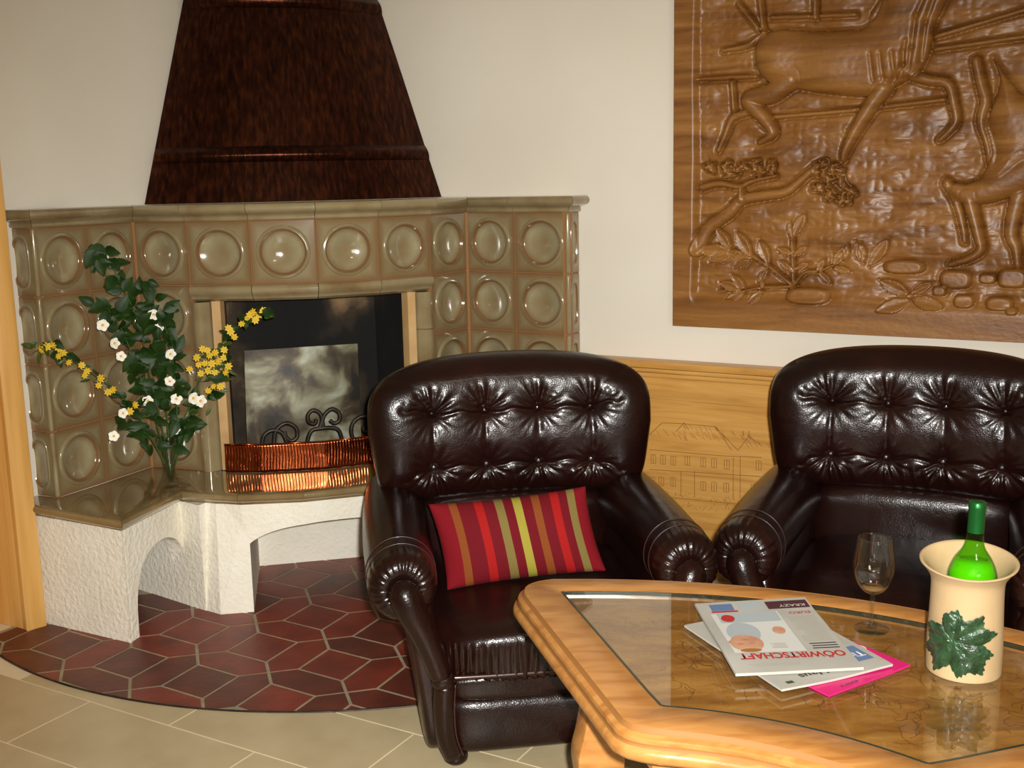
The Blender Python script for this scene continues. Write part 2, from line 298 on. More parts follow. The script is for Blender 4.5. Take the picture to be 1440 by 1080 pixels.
SCROLL = [[(-0.216,0.466),(-0.204,0.507),(-0.173,0.522),(-0.141,0.509),(-0.125,0.468)],[(-0.174,0.462),(-0.163,0.519),(-0.126,0.544),(-0.092,0.525),(-0.089,0.491),(-0.11,0.477),(-0.129,0.495),(-0.131,0.513)],[(-0.057,0.456),(-0.042,0.5),(-0.016,0.514),(0.056,0.507),(0.075,0.455)],[(-0.008,0.513),(0.004,0.546),(-0.005,0.573),(-0.028,0.583),(-0.046,0.566),(-0.043,0.54),(-0.023,0.533),(-0.017,0.548)],[(0.007,0.512),(0.006,0.546),(0.021,0.571),(0.044,0.582),(0.067,0.565),(0.066,0.538),(0.047,0.529),(0.032,0.541)],[(0.121,0.44),(0.108,0.489),(0.117,0.526),(0.147,0.545),(0.178,0.537),(0.193,0.509),(0.176,0.483),(0.155,0.491),(0.153,0.507)],[(0.216,0.426),(0.228,0.468),(0.261,0.484),(0.292,0.468),(0.307,0.428)]]
ROOF = [[(0.092,0.479),(0.14,0.527),(0.218,0.531),(0.34,0.531),(0.42,0.455)],[(0.194,0.501),(0.223,0.535),(0.241,0.511)],[(0.092,0.424),(0.364,0.43),(0.504,0.439)],[(0.34,0.528),(0.398,0.453)],[(0.42,0.455),(0.458,0.509),(0.503,0.48)],[(0.439,0.507),(0.439,0.526)],[(0.458,0.506),(0.458,0.528)],[(0.092,0.351),(0.505,0.372)],[(0.092,0.254),(0.249,0.259),(0.423,0.264)],[(0.404,0.428),(0.406,0.279)],[(0.429,0.434),(0.431,0.287)],[(0.213,0.359),(0.213,0.269)],[(0.263,0.364),(0.264,0.269)]]
WINS = [(0.107,0.391),(0.144,0.392),(0.183,0.393),(0.236,0.399),(0.295,0.399),(0.335,0.401),(0.381,0.4),(0.494,0.41),(0.104,0.308),(0.138,0.312),(0.183,0.315),(0.296,0.314),(0.336,0.316),(0.38,0.318),(0.478,0.324),(0.501,0.327)]
B_ST = [[(-1.16,3.69,0.476),(-1.174,3.69,0.599),(-1.199,3.69,0.769),(-1.219,3.69,0.935),(-1.256,3.69,1.054),(-1.301,3.69,1.159),(-1.351,3.69,1.19)],[(-1.155,3.69,0.476),(-1.154,3.69,0.623),(-1.156,3.69,0.839),(-1.176,3.69,0.982),(-1.191,3.69,1.087)],[(-1.165,3.69,0.476),(-1.192,3.69,0.623),(-1.237,3.69,0.793),(-1.28,3.69,0.937),(-1.335,3.69,1.032)],[(-1.15,3.69,0.476),(-1.12,3.69,0.622),(-1.113,3.69,0.791),(-1.122,3.69,0.91),(-1.134,3.69,1.004)],[(-1.165,3.69,0.476),(-1.229,3.69,0.6),(-1.299,3.69,0.711),(-1.413,3.69,0.809),(-1.513,3.69,0.878),(-1.561,3.69,0.867)],[(-1.15,3.69,0.476),(-1.083,3.69,0.645),(-1.014,3.69,0.788),(-0.948,3.69,0.882),(-0.874,3.69,0.947),(-0.79,3.69,0.983)],[(-1.15,3.69,0.476),(-1.073,3.69,0.621),(-1.015,3.69,0.692),(-0.967,3.69,0.776),(-0.917,3.69,0.822)],[(-1.155,3.69,0.476),(-1.094,3.69,0.597),(-1.068,3.69,0.621)],[(-1.167,3.69,0.476),(-1.219,3.69,0.575),(-1.289,3.69,0.601)]]
WHITE = [(-1.159,3.69,0.981),(-1.146,3.69,0.936),(-1.326,3.69,0.95),(-1.291,3.69,0.89),(-1.275,3.69,0.847),(-1.117,3.69,0.764),(-1.11,3.69,0.602),(-1.319,3.69,0.582),(-1.284,3.69,0.657),(-1.1,3.69,0.704),(-1.02,3.69,0.695),(-1.043,3.69,0.705),(-1.2,3.69,0.696),(-1.113,3.69,0.85)]
YEL = [[(-1.529,3.69,0.876),(-1.51,3.69,0.885),(-1.49,3.69,0.889),(-1.473,3.69,0.879),(-1.46,3.69,0.865),(-1.475,3.69,0.853),(-1.444,3.69,0.831),(-1.403,3.69,0.821),(-1.388,3.69,0.801),(-1.396,3.69,0.787),(-1.354,3.69,0.753),(-1.345,3.69,0.776),(-1.325,3.69,0.73),(-1.308,3.69,0.737),(-1.239,3.69,0.685),(-1.26,3.69,0.664)],[(-1.029,3.69,0.837),(-1.008,3.69,0.865),(-0.992,3.69,0.86),(-1.024,3.69,0.813),(-1.004,3.69,0.817),(-0.986,3.69,0.843),(-0.967,3.69,0.852),(-0.981,3.69,0.816),(-0.959,3.69,0.823),(-0.994,3.69,0.793),(-0.973,3.69,0.788),(-1.019,3.69,0.784),(-0.94,3.69,0.835),(-0.927,3.69,0.806),(-0.938,3.69,0.787),(-1.055,3.69,0.799),(-0.981,3.69,0.74),(-0.999,3.69,0.726),(-0.958,3.69,0.739)],[(-0.908,3.69,0.922),(-0.897,3.69,0.905),(-0.914,3.69,0.934),(-0.871,3.69,0.947),(-0.856,3.69,0.961),(-0.842,3.69,0.975),(-0.826,3.69,0.958),(-0.814,3.69,0.974),(-0.799,3.69,0.988),(-0.832,3.69,0.984),(-0.933,3.69,0.863)]]
# ------------------------------------------------------------------ the room
K = Vector((-.903, 4.797)); dR = Vector((.866, -.5)); dL = Vector((-.5, -.866))
def rl(r, l): return K + dR * r + dL * l
RW, LW_ = 6.2, 6.6
def wallbox(a, b, out, th=.12, z0=-.1, z1=2.5):
    a, b = Vector(a), Vector(b); o = Vector(out) * th
    return prism([tuple(a), tuple(b), tuple(b + o), tuple(a + o)], z0, z1)
struct(M('wall_right', *wallbox(rl(-.12, 0), rl(RW, 0), -dL), MT['wall'], recalc=True), 'white painted wall behind the armchairs', 'wall')
struct(M('wall_left', *joinm(wallbox(rl(0, -.12), rl(0, 1.47), -dR), wallbox(rl(0, 2.42), rl(0, LW_), -dR), wallbox(rl(0, 1.47), rl(0, 2.42), -dR, z0=2.1)), MT['wall'], recalc=True), 'white painted wall left of the copper hood', 'wall')
struct(M('wall_back', *wallbox(rl(-.12, LW_), rl(RW, LW_), dL), MT['wall'], recalc=True), 'white wall behind the camera', 'wall')
struct(M('wall_side', *wallbox(rl(RW, 0), rl(RW, LW_), dR), MT['wall'], recalc=True), 'white wall to the far right of the room', 'wall')
struct(M('ceiling', *prism([tuple(rl(-.1, -.1)), tuple(rl(RW + .1, -.1)), tuple(rl(RW + .1, LW_ + .1)), tuple(rl(-.1, LW_ + .1))], 2.45, 2.55), MT['ceil'], recalc=True), 'white ceiling', 'ceiling')
FZ = -.02; SC = 1.0144
FLOOR = struct(M('floor', *prism([tuple(rl(-.1, -.1)), tuple(rl(RW + .1, -.1)), tuple(rl(RW + .1, LW_ + .1)), tuple(rl(-.1, LW_ + .1))], -.12, FZ - .0015), MT['fgrout'], recalc=True), 'floor of beige stone tiles with pale joints', 'floor')
# beige floor tiles, .6 x .262 in half bond, laid along the walls
tl, tw, g = .6 * SC, .262 * SC, .0026
v, f = prism([(g, g), (tl - g, g), (tl - g, tw - g), (g, tw - g)], -.008, 0)
tmesh = bpy.data.meshes.new('floor_tile'); tmesh.from_pydata(v, [], f); tmesh.materials.append(MT['beige'])
b_ = bmesh.new(); b_.from_mesh(tmesh); bmesh.ops.recalc_face_normals(b_, faces=b_.faces); b_.to_mesh(tmesh); b_.free()
HC, HR = Vector((-.5505, 4.267)) * SC, 1.459 * SC
for k in range(-8, 9):
    for q in range(-8, 9):
        u0 = ((-1.87 if k % 2 else -1.57) + .6 * q) * SC; n0 = 1.92 * SC + tw * k
        p = Vector((.866, -.5)) * u0 + Vector((.5, .866)) * n0
        c = Vector((.866, -.5)) * (u0 + .3) + Vector((.5, .866)) * (n0 + .131)
        e = c - K; r, l = e.dot(dR), e.dot(dL)
        if not (.35 < r < 4.6 and .14 < l < 4.2): continue
        if (c - HC).length < HR - .45: continue
        o = link('floor_tile', tmesh, FLOOR); o.location = (p.x, p.y, FZ); o.rotation_euler = (0, 0, radians(-30))
# wooden door frame at the left edge
DOOR = bpy.data.objects.new('door_1', None); C.objects.link(DOOR); WORLD.add('door_1'); DOOR.location = (-1.58, 3.47, FZ)
struct(DOOR, 'light wooden door frame at the left edge beside the bench', 'door frame')
bev(M('jamb', *prism([(-1.587, 3.449), (-1.538, 3.494), (-1.615, 3.585), (-1.668, 3.54)], FZ, 2.1), MT['wood_door'], DOOR, recalc=True), .006)
def dq(r0, r1, l0, l1): return [tuple(rl(r0, l0)), tuple(rl(r1, l0)), tuple(rl(r1, l1)), tuple(rl(r0, l1))]
bev(M('lining', *prism(dq(-.14, .075, 1.475, 1.50), FZ, 2.1), MT['wood_door'], DOOR, recalc=True), .003)
bev(M('jamb', *prism(dq(-.13, .06, 2.36, 2.42), FZ, 2.1), MT['wood_door'], DOOR, recalc=True), .006)
bev(M('leaf', *prism(dq(-.12, -.08, 1.50, 2.36), FZ + .005, 2.09), MT['wood_door'], DOOR, recalc=True), .004)
bev(M('head', *prism(dq(-.13, .06, 1.475, 2.42), 2.09, 2.13), MT['wood_door'], DOOR, recalc=True), .004)
# assumed window behind the camera, frame added to go with the daylight
WIN_ASSUMED = bpy.data.objects.new('assumed_window_1', None); C.objects.link(WIN_ASSUMED); WORLD.add('assumed_window_1'); pw = rl(5.0, LW_ - .02); WIN_ASSUMED.location = (pw.x, pw.y, .8)
struct(WIN_ASSUMED, 'assumed white framed window behind the camera', 'window')
wd = dR
for nm, c, h in (('sill', (0, .78), (.95, .03)), ('head', (0, 2.12), (.95, .03)), ('stile', (-.92, 1.45), (.03, .64)), ('stile', (.92, 1.45), (.03, .64)), ('mullion', (0, 1.45), (.025, .64))):
    q = pw + wd * c[0]; M(nm, *box((q.x, q.y, c[1]), (h[0], .03, h[1]), radians(-30)), MT['ceil'], WIN_ASSUMED, recalc=True)
# ------------------------------------------------------------------ hearth of red tiles
def clip(poly, nrm, off):
    out = []
    for i in range(len(poly)):
        a, b = poly[i], poly[(i + 1) % len(poly)]; da, db = a.dot(nrm) - off, b.dot(nrm) - off
        if da <= 0: out.append(a)
        if da * db < 0: out.append(a + (b - a) * (da / (da - db)))
    return out
hn = 72; hp = []
for i in range(hn): a = 2 * pi * i / hn; hp.append(HC + Vector((cos(a), sin(a))) * HR)
reg = clip(clip(hp, -dR, -(K.dot(dR) + .0)), -dL, -K.dot(dL))
HEARTH = M('hearth', *prism([tuple(p) for p in reg], FZ - .04, FZ + .0012), MT['hgrout'], recalc=True)
tag(HEARTH, 'dark red hexagon tiled hearth with a curved front edge below the fireplace', 'hearth')
edge = []
for i in range(100): a = pi + i * pi / 99; edge.append((HC.x + cos(a) * (HR + .003), HC.y + sin(a) * (HR + .003), FZ + .001))
edge = [e for e in edge if (Vector(e[:2]) - K).dot(dR) > .03 and (Vector(e[:2]) - K).dot(dL) > .03]
M('edge_strip', *tube(edge, .0035, 6), MT['iron'], HEARTH, True)
ha, hb = Vector((.244, -.1395)) * SC, Vector((.1175, -.372)) * SC; hc0 = Vector((-1.0234, 3.3808)) * SC
oT, oR, oB, oL = [Vector(q) * SC for q in ((-.0361, .1125), (.103, .0268), (.0361, -.1125), (-.103, -.0268))]
def hX(c): return (c + oB + c + hb + oT) / 2
def inset(poly, d):
    n = len(poly); out = []
    A = sum(poly[i].x * poly[(i + 1) % n].y - poly[(i + 1) % n].x * poly[i].y for i in range(n)); s = 1 if A > 0 else -1
    for i in range(n):
        a, b, c = poly[i - 1], poly[i], poly[(i + 1) % n]
        d1, d2 = (b - a), (c - b)
        if d1.length < 1e-6 or d2.length < 1e-6: continue
        d1.normalize(); d2.normalize()
        n1, n2 = Vector((-d1.y, d1.x)) * s, Vector((-d2.y, d2.x)) * s
        k = 1 + n1.dot(n2)
        out.append(b + (n1 + n2) * (d / max(k, .35)))
    return out
cnt = 0
for i in range(-7, 9):
    for j in range(-6, 6):
        c = hc0 + ha * i + hb * j
        cells = [[c + oT, c + oR, c + oB, c + oL],
                 [c + oR, hX(c + ha - hb), c + ha + oT, c + ha + oL, hX(c), c + oB],
                 [c + oL, c + oB, hX(c), c + hb - ha + oR, c + hb - ha + oT, hX(c - ha)]]
        for q, poly in enumerate(cells):
            pl = inset(poly, .0048)
            ce = sum(pl, Vector((0, 0))) / len(pl)
            if (ce - HC).length > HR + .2: continue
            for a in range(hn):
                an = 2 * pi * (a + .5) / hn; nv = Vector((cos(an), sin(an)))
                if len(pl) > 2: pl = clip(pl, nv, HC.dot(nv) + HR - .002)
            for nv, off in ((-dR, -(K.dot(dR)) - .02), (-dL, -K.dot(dL) - .02)):
                if len(pl) > 2: pl = clip(pl, nv, off)
            if len(pl) < 3: continue
            ar = abs(sum(pl[t].x * pl[(t + 1) % len(pl)].y - pl[(t + 1) % len(pl)].x * pl[t].y for t in range(len(pl)))) / 2
            if ar < 4e-4: continue
            if (ce - K).dot(dR) < .25 and (ce - K).dot(dL) < 1.0: continue
            M('hearth_tile', *prism([tuple(p) for p in pl], FZ - .01, FZ + .0026 + random.uniform(-.0004, .0004)), MT['terra_d'] if random.random() < .4 else MT['terra'], HEARTH, recalc=True); cnt += 1
# ------------------------------------------------------------------ tiled fireplace
JT = {k: Vector(v) for k, v in dict(A0=(-1.5006, 3.5823), AB=(-1.4055, 3.7761), BC=(-1.3124, 3.9738), CD=(-1.1053, 3.8981), DE=(-.8854, 3.8737), EF=(-.665, 3.9031), FG=(-.4598, 3.9872), GH=(-.2865, 4.1236), HI=(-.1613, 4.3037), IJ=(.0203, 4.1796), JE=(.2121, 4.0493)).items()}
AX = JT['EF']; AT = Vector((.954, .30)); AN = Vector((.30, -.954))
def mir(p): p = Vector(p); return p - AT * (2 * (p - AX).dot(AT))
BT = .39; TH = .22
FP = thing('tiled_fireplace', 'corner fireplace of olive glazed dish tiles with a white plaster bench', 'fireplace', (-.665, 3.9, FZ))
ret_l = JT['A0'] + Vector((-.9, .43)) * .125; ret_r = JT['JE'] + Vector((.5, .866)) * .085
def tile_mesh(name, w, h, rx, ry, sq=2.0):
    seg = 48; rho = [0, .22, .42, .58, .70, .76, .80, .83, .86, .89, .92, .95, .98, 1.0]; tt = [.06, .35, .75, 1.0]
    hx, hy = w / 2 - .0005, h / 2 - .0005; v = []; uv = []; f = []
    def depth(r):
        if r <= .8: return .019 * (1 - (r / .8) ** 2) ** 1 + .0035
        if r <= .84: return .0035 - .0105 * ((r - .8) / .04)
        return -.007 * (1 - ((r - .84) / .16) ** 2) ** .5 if r < 1 else .0
    rings = []
    for r in rho:
        row = []
        for k in range(seg):
            a = 2 * pi * k / seg; c, s = cos(a), sin(a)
            x = rx * r * np.sign(c) * abs(c) ** (2 / sq); z = ry * r * np.sign(s) * abs(s) ** (2 / sq)
            row.append(len(v)); v.append((x, depth(r) * min(1, rx / .05), z)); uv.append((r, 0))
        rings.append(row)
    def sqp(a):
        c, s = cos(a), sin(a); m_ = max(abs(c), abs(s)); return hx * c / m_, hy * s / m_
    for t in tt + [1.02, 1.03]:
        row = []
        for k in range(seg):
            a = 2 * pi * k / seg; c, s = cos(a), sin(a); x0 = rx * np.sign(c) * abs(c) ** (2 / sq); z0 = ry * np.sign(s) * abs(s) ** (2 / sq); bx, bz = sqp(a)
            tc = min(t, 1); kk = 1 if t > 1 else 1 - .0024 / max(hx, hy) if t == 1 else 1
            x = (x0 + (bx - x0) * tc) * (kk if t >= 1 else 1); z = (z0 + (bz - z0) * tc) * (kk if t >= 1 else 1)
            y = 0 if t <= 1 else (.004 if t < 1.025 else .03)
            row.append(len(v)); v.append((x, y, z)); uv.append((1, max(abs(x) / hx if w > .15 else 0, abs(z) / hy)))
        rings.append(row)
    for a, b in zip(rings, rings[1:]):
        for k in range(seg): k2 = (k + 1) % seg; f.append((a[k], b[k], b[k2], a[k2]))
    o = M(name, v, f, MT['glaze'], uv=uv); me = o.data; bpy.data.objects.remove(o)
    b = bmesh.new(); b.from_mesh(me); bmesh.ops.remove_doubles(b, verts=b.verts, dist=1e-6); bmesh.ops.recalc_face_normals(b, faces=b.faces)
    if sum(q.normal.y for q in b.faces) > 0: bmesh.ops.reverse_faces(b, faces=b.faces)
    for q in b.faces: q.smooth = True
    for e in b.edges: e.smooth = len(e.link_faces) == 2 and e.calc_face_angle(9) < radians(48)
    b.to_mesh(me); b.free(); me.name = name; return me
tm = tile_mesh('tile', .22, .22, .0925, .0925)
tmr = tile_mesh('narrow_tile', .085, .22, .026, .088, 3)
def put_tile(a, b, row, me, name='tile'):
    mid = (a + b) / 2; o = link(name, me, FP); o.location = (mid.x, mid.y, BT + TH * (row + .5)); d = b - a
    o.rotation_euler = (0, 0, atan2(d.y, d.x)); o.scale.x = d.length / (.22 if name == 'tile' else .085); return o
order = ['A0', 'AB', 'BC', 'CD', 'DE', 'EF', 'FG', 'GH', 'HI', 'IJ', 'JE']
gv = []
for i, (a, b) in enumerate(zip(order, order[1:])):
    rows = [3] if 3 <= i <= 6 else range(4)
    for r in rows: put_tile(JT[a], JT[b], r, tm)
    gv.append((JT[a], JT[b], BT if len(rows) > 1 else BT + 3 * TH))
for r in range(4):
    put_tile(ret_l, JT['A0'], r, tmr, 'narrow_tile'); put_tile(JT['JE'], ret_r, r, tmr, 'narrow_tile')
gv += [(ret_l, JT['A0'], BT), (JT['JE'], ret_r, BT)]
for a, b, z0 in gv:
    d = (b - a).normalized(); n = Vector((d.y, -d.x)); parts = []
    def gs(p, q, za, zb): p2, q2 = p - n * .0025, q - n * .0025; parts.append(prism([tuple(p2), tuple(q2), tuple(q2 - n * .02), tuple(p2 - n * .02)], za, zb))
    gs(a, a + d * .004, z0, BT + 4 * TH); gs(b - d * .004, b, z0, BT + 4 * TH)
    for k in range(int(round((z0 - BT) / TH)), 5): gs(a + d * .004, b - d * .004, max(z0, BT + k * TH - .004), min(BT + 4 * TH, BT + k * TH + .004))
    M('grout', *joinm(*parts), MT['grout'], FP, recalc=True)['kind'] = 'stuff'
# rounded edge posts where the wings turn to the walls
for c, n in ((JT['A0'], Vector((.25, -.97))), (JT['JE'], Vector((.55, -.83)))):
    for r in range(4):
        pr = [(0.0, .001), (.0075, .003), (.0085, .01), (.0085, TH - .01), (.0075, TH - .003), (0, TH - .001)]
        q = c - n * .004; M('corner_bead', *lathe(pr, 14, (q.x, q.y, BT + TH * r)), MT['glaze_plain'], FP, True)
def sweep(pts, prof, i, gap=.0008):
    """one moulding piece between pts[i] and pts[i+1], mitred"""
    def nrm(k): d = (pts[k + 1] - pts[k]).normalized(); return Vector((d.y, -d.x))
    def mit(k):
        if k == 0: return nrm(0)
        if k == len(pts) - 1: return nrm(k - 1)
        a, b = nrm(k - 1), nrm(k); return (a + b) / (1 + a.dot(b))
    d = (pts[i + 1] - pts[i]).normalized(); n = len(prof)
    v = [(*(pts[i] + d * gap + mit(i) * o), z) for o, z in prof] + [(*(pts[i + 1] - d * gap + mit(i + 1) * o), z) for o, z in prof]
    f = [tuple(range(n)), tuple(range(2 * n - 1, n - 1, -1))] + [(k, n + k, n + (k + 1) % n, (k + 1) % n) for k in range(n)]
    return v, f
mp = [ret_l] + [JT[k] for k in order] + [ret_r]
MZ = BT + 4 * TH
mprof = [(-.03, MZ), (.005, MZ), (.009, MZ + .003), (.0095, MZ + .010), (.007, MZ + .013), (.010, MZ + .017), (.018, MZ + .021), (.027, MZ + .023), (.036, MZ + .027), (.043, MZ + .034), (.045, MZ + .042), (.042, MZ + .050), (.035, MZ + .056), (.024, MZ + .058), (-.03, MZ + .058)]
for i in range(len(mp) - 1): autosm(M('mantel_piece', *sweep(mp, mprof, i), MT['glaze_plain'], FP, recalc=True), 50)
back = [tuple(rl(.004, (ret_l - K).dot(dL))), tuple(rl(.004, .004)), tuple(rl((ret_r - K).dot(dR), .004))]
M('mantel_shelf', *prism([tuple(p) for p in mp] + back[::-1], MZ + .03, MZ + .0575), MT['plaster'], FP, recalc=True)
# frame of the fire opening
fpz = BT + 3 * TH
fpl = [JT[k] for k in ('CD', 'DE', 'EF', 'FG', 'GH')]
lprof = [(-.05, fpz), (.004, fpz), (.013, fpz - .005), (.018, fpz - .014), (.016, fpz - .024), (.008, fpz - .034), (.0, fpz - .040), (-.002, fpz - .047), (-.010, fpz - .050), (-.016, fpz - .056), (-.05, fpz - .056)]
for i in range(4): autosm(M('lintel_piece', *sweep(fpl, lprof, i, .0012), MT['glaze_plain'], FP, recalc=True), 50)
def jamb(p, inward, nrm, name):
    prof = [(0, -.05), (0, .004), (.012, .014), (.024, .018), (.036, .014), (.046, .004), (.050, -.001), (.056, -.004), (.060, -.014), (.066, -.05)]
    zs = [(BT, fpz - .335), (fpz - .333, fpz - .058)] if name else [(BT, fpz - .195), (fpz - .193, fpz - .058)]
    for z0, z1 in zs:
        poly = [tuple(p + inward * a + nrm * o) for a, o in prof]
        autosm(M('jamb_piece', *prism(poly, z0, z1), MT['glaze_plain'], FP, recalc=True), 50)
nD = (JT['DE'] - JT['CD']).normalized(); nG = (JT['GH'] - JT['FG']).normalized()
jamb(JT['CD'], nD, Vector((nD.y, -nD.x)), 1); jamb(JT['GH'], -nG, Vector((nG.y, -nG.x)), 0)
# lining strips and firebox
cl, cr = JT['CD'] + nD * .066, JT['GH'] - nG * .066
nDn, nGn = Vector((nD.y, -nD.x)), Vector((nG.y, -nG.x))
M('lining', *prism([tuple(cl - nDn * .012), tuple(cl + nD * .028 - nDn * .02), tuple(cl + nD * .028 - nDn * .06), tuple(cl - nDn * .06)], BT, fpz - .056), MT['lining'], FP, recalc=True)
M('lining', *prism([tuple(cr - nGn * .012), tuple(cr - nG * .028 - nGn * .02), tuple(cr - nG * .028 - nGn * .06), tuple(cr - nGn * .06)], BT, fpz - .056), MT['lining'], FP, recalc=True)
fl, fr_ = cl - nDn * .03, cr - nGn * .03
bl, br_ = AX - AN * .40 - AT * .29, AX - AN * .40 + AT * .27
fz0, fz1 = BT, fpz + .02
fv = [(*fl, fz0), (*bl, fz0), (*br_, fz0), (*fr_, fz0), (*fl, fz1), (*bl, fz1), (*br_, fz1), (*fr_, fz1)]
M('firebox', fv, [(0, 1, 5, 4), (1, 2, 6, 5), (2, 3, 7, 6), (4, 5, 6, 7), (0, 3, 2, 1)], MT['soot'], FP)
# ------------------------------------------------------------------ bench
bo = [Vector(p) for p in ((-1.63, 3.535), (-1.192, 3.290), (-1.103, 3.618), (-.908, 3.563), (-.694, 3.580))]
bo = bo + [mir(p) for p in bo[::-1]]
bprof = [(-.06, .347), (-.034, .347), (-.029, .350), (-.027, .357), (-.020, .360), (-.010, .363), (-.003, .369), (0, .378), (-.002, .385), (-.008, .389), (-.016, .390), (-.06, .390)]
for i in range(len(bo) - 1): autosm(M('bench_edge', *sweep(bo, bprof, i), MT['glaze_bench'], FP, recalc=True), 50)
def inn(k, d=.05):
    def nrm(q): e = (bo[q + 1] - bo[q]).normalized(); return Vector((e.y, -e.x))
    if k in (0, len(bo) - 1): n = nrm(0) if k == 0 else nrm(k - 1); return bo[k] - n * d
    a, b = nrm(k - 1), nrm(k); return bo[k] - (a + b) / (1 + a.dot(b)) * d
I = [inn(k, .03) for k in range(len(bo))]
rl_ = ret_l - Vector((.43, .9)) * -.01
tops = [[I[0], I[1], JT['AB'] - Vector((.02, .05)), JT['A0'], ret_l], [I[1], I[2], JT['BC'], JT['AB'] - Vector((.02, .05))], [I[2], I[3], JT['CD'], JT['BC']],
        [I[3], I[4], AX - AT * .2 + AN * -.02, JT['CD']], [I[4], I[5], AX + AT * .2 - AN * .02, AX - AT * .2 - AN * .02], [I[5], I[6], JT['GH'], AX + AT * .2 - AN * .02],
        [I[6], I[7], JT['HI'], JT['GH']], [I[7], I[8], JT['IJ'] + Vector((.03, -.04)), JT['HI']], [I[8], I[9], ret_r, JT['JE'], JT['IJ'] + Vector((.03, -.04))]]
for poly in tops:
    M('bench_tile', *prism([tuple(p) for p in [Vector(p) for p in poly]], .36, .3895), MT['glaze_bench'], FP, recalc=True)
# white plaster supports
def mpart(name, v, f, mt, both=True):
    o = M(name, v, f, mt, FP, recalc=True)
    if both: M(name, [(*mir(p[:2]), p[2]) for p in v], f, mt, FP, recalc=True)
    return o
UZ = .350
c0, n0_, e0 = Vector((-1.214, 3.338)), Vector((-1.124, 3.672)), Vector((-1.66, 3.575))
sd = (n0_ - c0).normalized()
mpart('end_panel', *prism([tuple(e0), tuple(c0 - sd * .0), tuple(c0 + sd * .05 + Vector((-.003, 0))), tuple(e0 + sd * .05)], FZ, UZ), MT['plaster'])
arch = smoothcurve([(.05, FZ), (.053, .08), (.067, .145), (.098, .205), (.15, .241), (.212, .252), (.265, .243), (.31, .215), (.338, .165), (.362, .10)], 4)
poly = [(.014, FZ)] + [tuple(p) for p in arch] + [(.362, UZ), (.014, UZ)]
mpart('side_arch', *facewall(c0, n0_, poly, .055, 1), MT['plaster'])
mpart('recess_wall', *prism([(-1.56, 3.98), (-1.045, 3.596), (-1.02, 3.65), (-1.46, 4.03)], FZ, UZ), MT['plaster'])
pv0 = [(-1.112, 3.645), (-.987, 3.560), (-.879, 3.577), (-.962, 4.05), (-1.09, 3.80)]; pv1 = [(-1.118, 3.672), (-.992, 3.612), (-.884, 3.600), (-.962, 4.05), (-1.09, 3.80)]
v, f = prism(pv0, FZ, UZ); v = v[:5] + [(x, y, UZ) for x, y in pv1]
mpart('pillar', v, f, MT['plaster'])
fb = [inn(k, .028) for k in range(2, 8)]
tot = [0]
for a, b in zip(fb, fb[1:]): tot.append(tot[-1] + (b - a).length)
def fpt(s):
    for k in range(len(fb) - 1):
        if s <= tot[k + 1] + 1e-9: d = (fb[k + 1] - fb[k]); return fb[k] + d * ((s - tot[k]) / d.length)
ss = sorted(set(list(np.linspace(0, tot[-1], 60)) + tot[1:-1])); L = tot[-1]; v = []; f = []
for s in ss:
    p = fpt(min(s, L)); h = abs(s - L / 2) / .335
    zb = .17 + .108 * (max(0, 1 - h ** 2.6)) ** .55 if h < 1 else .17
    q = p - AN * .09; v += [(*p, zb), (*p, UZ), (*q, UZ), (*q, zb)]
for i in range(len(ss) - 1):
    for k in range(4): f.append((4 * i + k, 4 * i + (k + 1) % 4, 4 * i + 4 + (k + 1) % 4, 4 * i + 4 + k))
f += [(0, 1, 2, 3), tuple(4 * (len(ss) - 1) + k for k in (3, 2, 1, 0))]
autosm(M('front_arch', v, f, MT['plaster'], FP, recalc=True), 40)
bp = [(-1.0, 4.03), (-.2, 4.20), (-.21, 4.25), (-1.01, 4.08)]
M('back_panel', *prism(bp, FZ, UZ), MT['plaster'], FP, recalc=True)
# plaster core between the tiles and the walls, left open for the firebox
M('core', *prism([tuple(JT['A0'] + Vector((-.9, .43)) * .036 + Vector((.43, .9)) * .04), tuple(JT['BC'] + Vector((-.045, .035))), tuple(rl(.005, .75)), tuple(rl(.005, (ret_l - K).dot(dL) - .045))], FZ, MZ), MT['plaster'], FP, recalc=True)
M('core', *prism([tuple(JT['HI'] + Vector((.01, .05))), tuple(JT['JE'] + Vector((.0, .05)) - dR * .04), tuple(rl((ret_r - K).dot(dR) - .045, .005)), tuple(rl(.75, .005))], FZ, MZ), MT['plaster'], FP, recalc=True)
for q in (JT['BC'], JT['HI']): M('corner_joint', *prism([tuple(q + Vector(e) * .007) for e in ((-1, -.6), (1, -.6), (1, 1), (-1, 1))], BT, MZ), MT['grout'], FP, recalc=True)
# ------------------------------------------------------------------ copper hood
HOOD = thing('copper_hood', 'dark hammered copper chimney hood above the tiled mantel', 'hood', (-.78, 4.3, MZ + .058))
def hood_rows(zs, offs):
    v = []; f = []; n = 36
    for z, of in zip(zs, offs):
        t = (z - 1.339) / .735
        Lp = Vector((-1.305, 4.099)) + Vector((.129, .225)) * t; Rp = Vector((-.26, 4.425)) + Vector((-.2255, .1305)) * t
        Lp = Lp + dR * .004; Rp = Rp + dL * .004
        for k in range(n + 1):
            s = k / n; p = Lp.lerp(Rp, s); bl_ = (.13 - .02 * t) * (1 - (2 * s - 1) ** 2)
            v.append((*(p + AN * (bl_ + of)), z))
    for i in range(len(zs) - 1):
        for k in range(n): f.append((i * (n + 1) + k, i * (n + 1) + k + 1, (i + 2 - 1) * (n + 1) + k + 1, (i + 1) * (n + 1) + k))
    return v, f
def beadrow(z0, h, r, base):
    zs = [z0 + h * k / 8 for k in range(9)]; return zs, [base + r * sin(pi * k / 8) for k in range(9)]
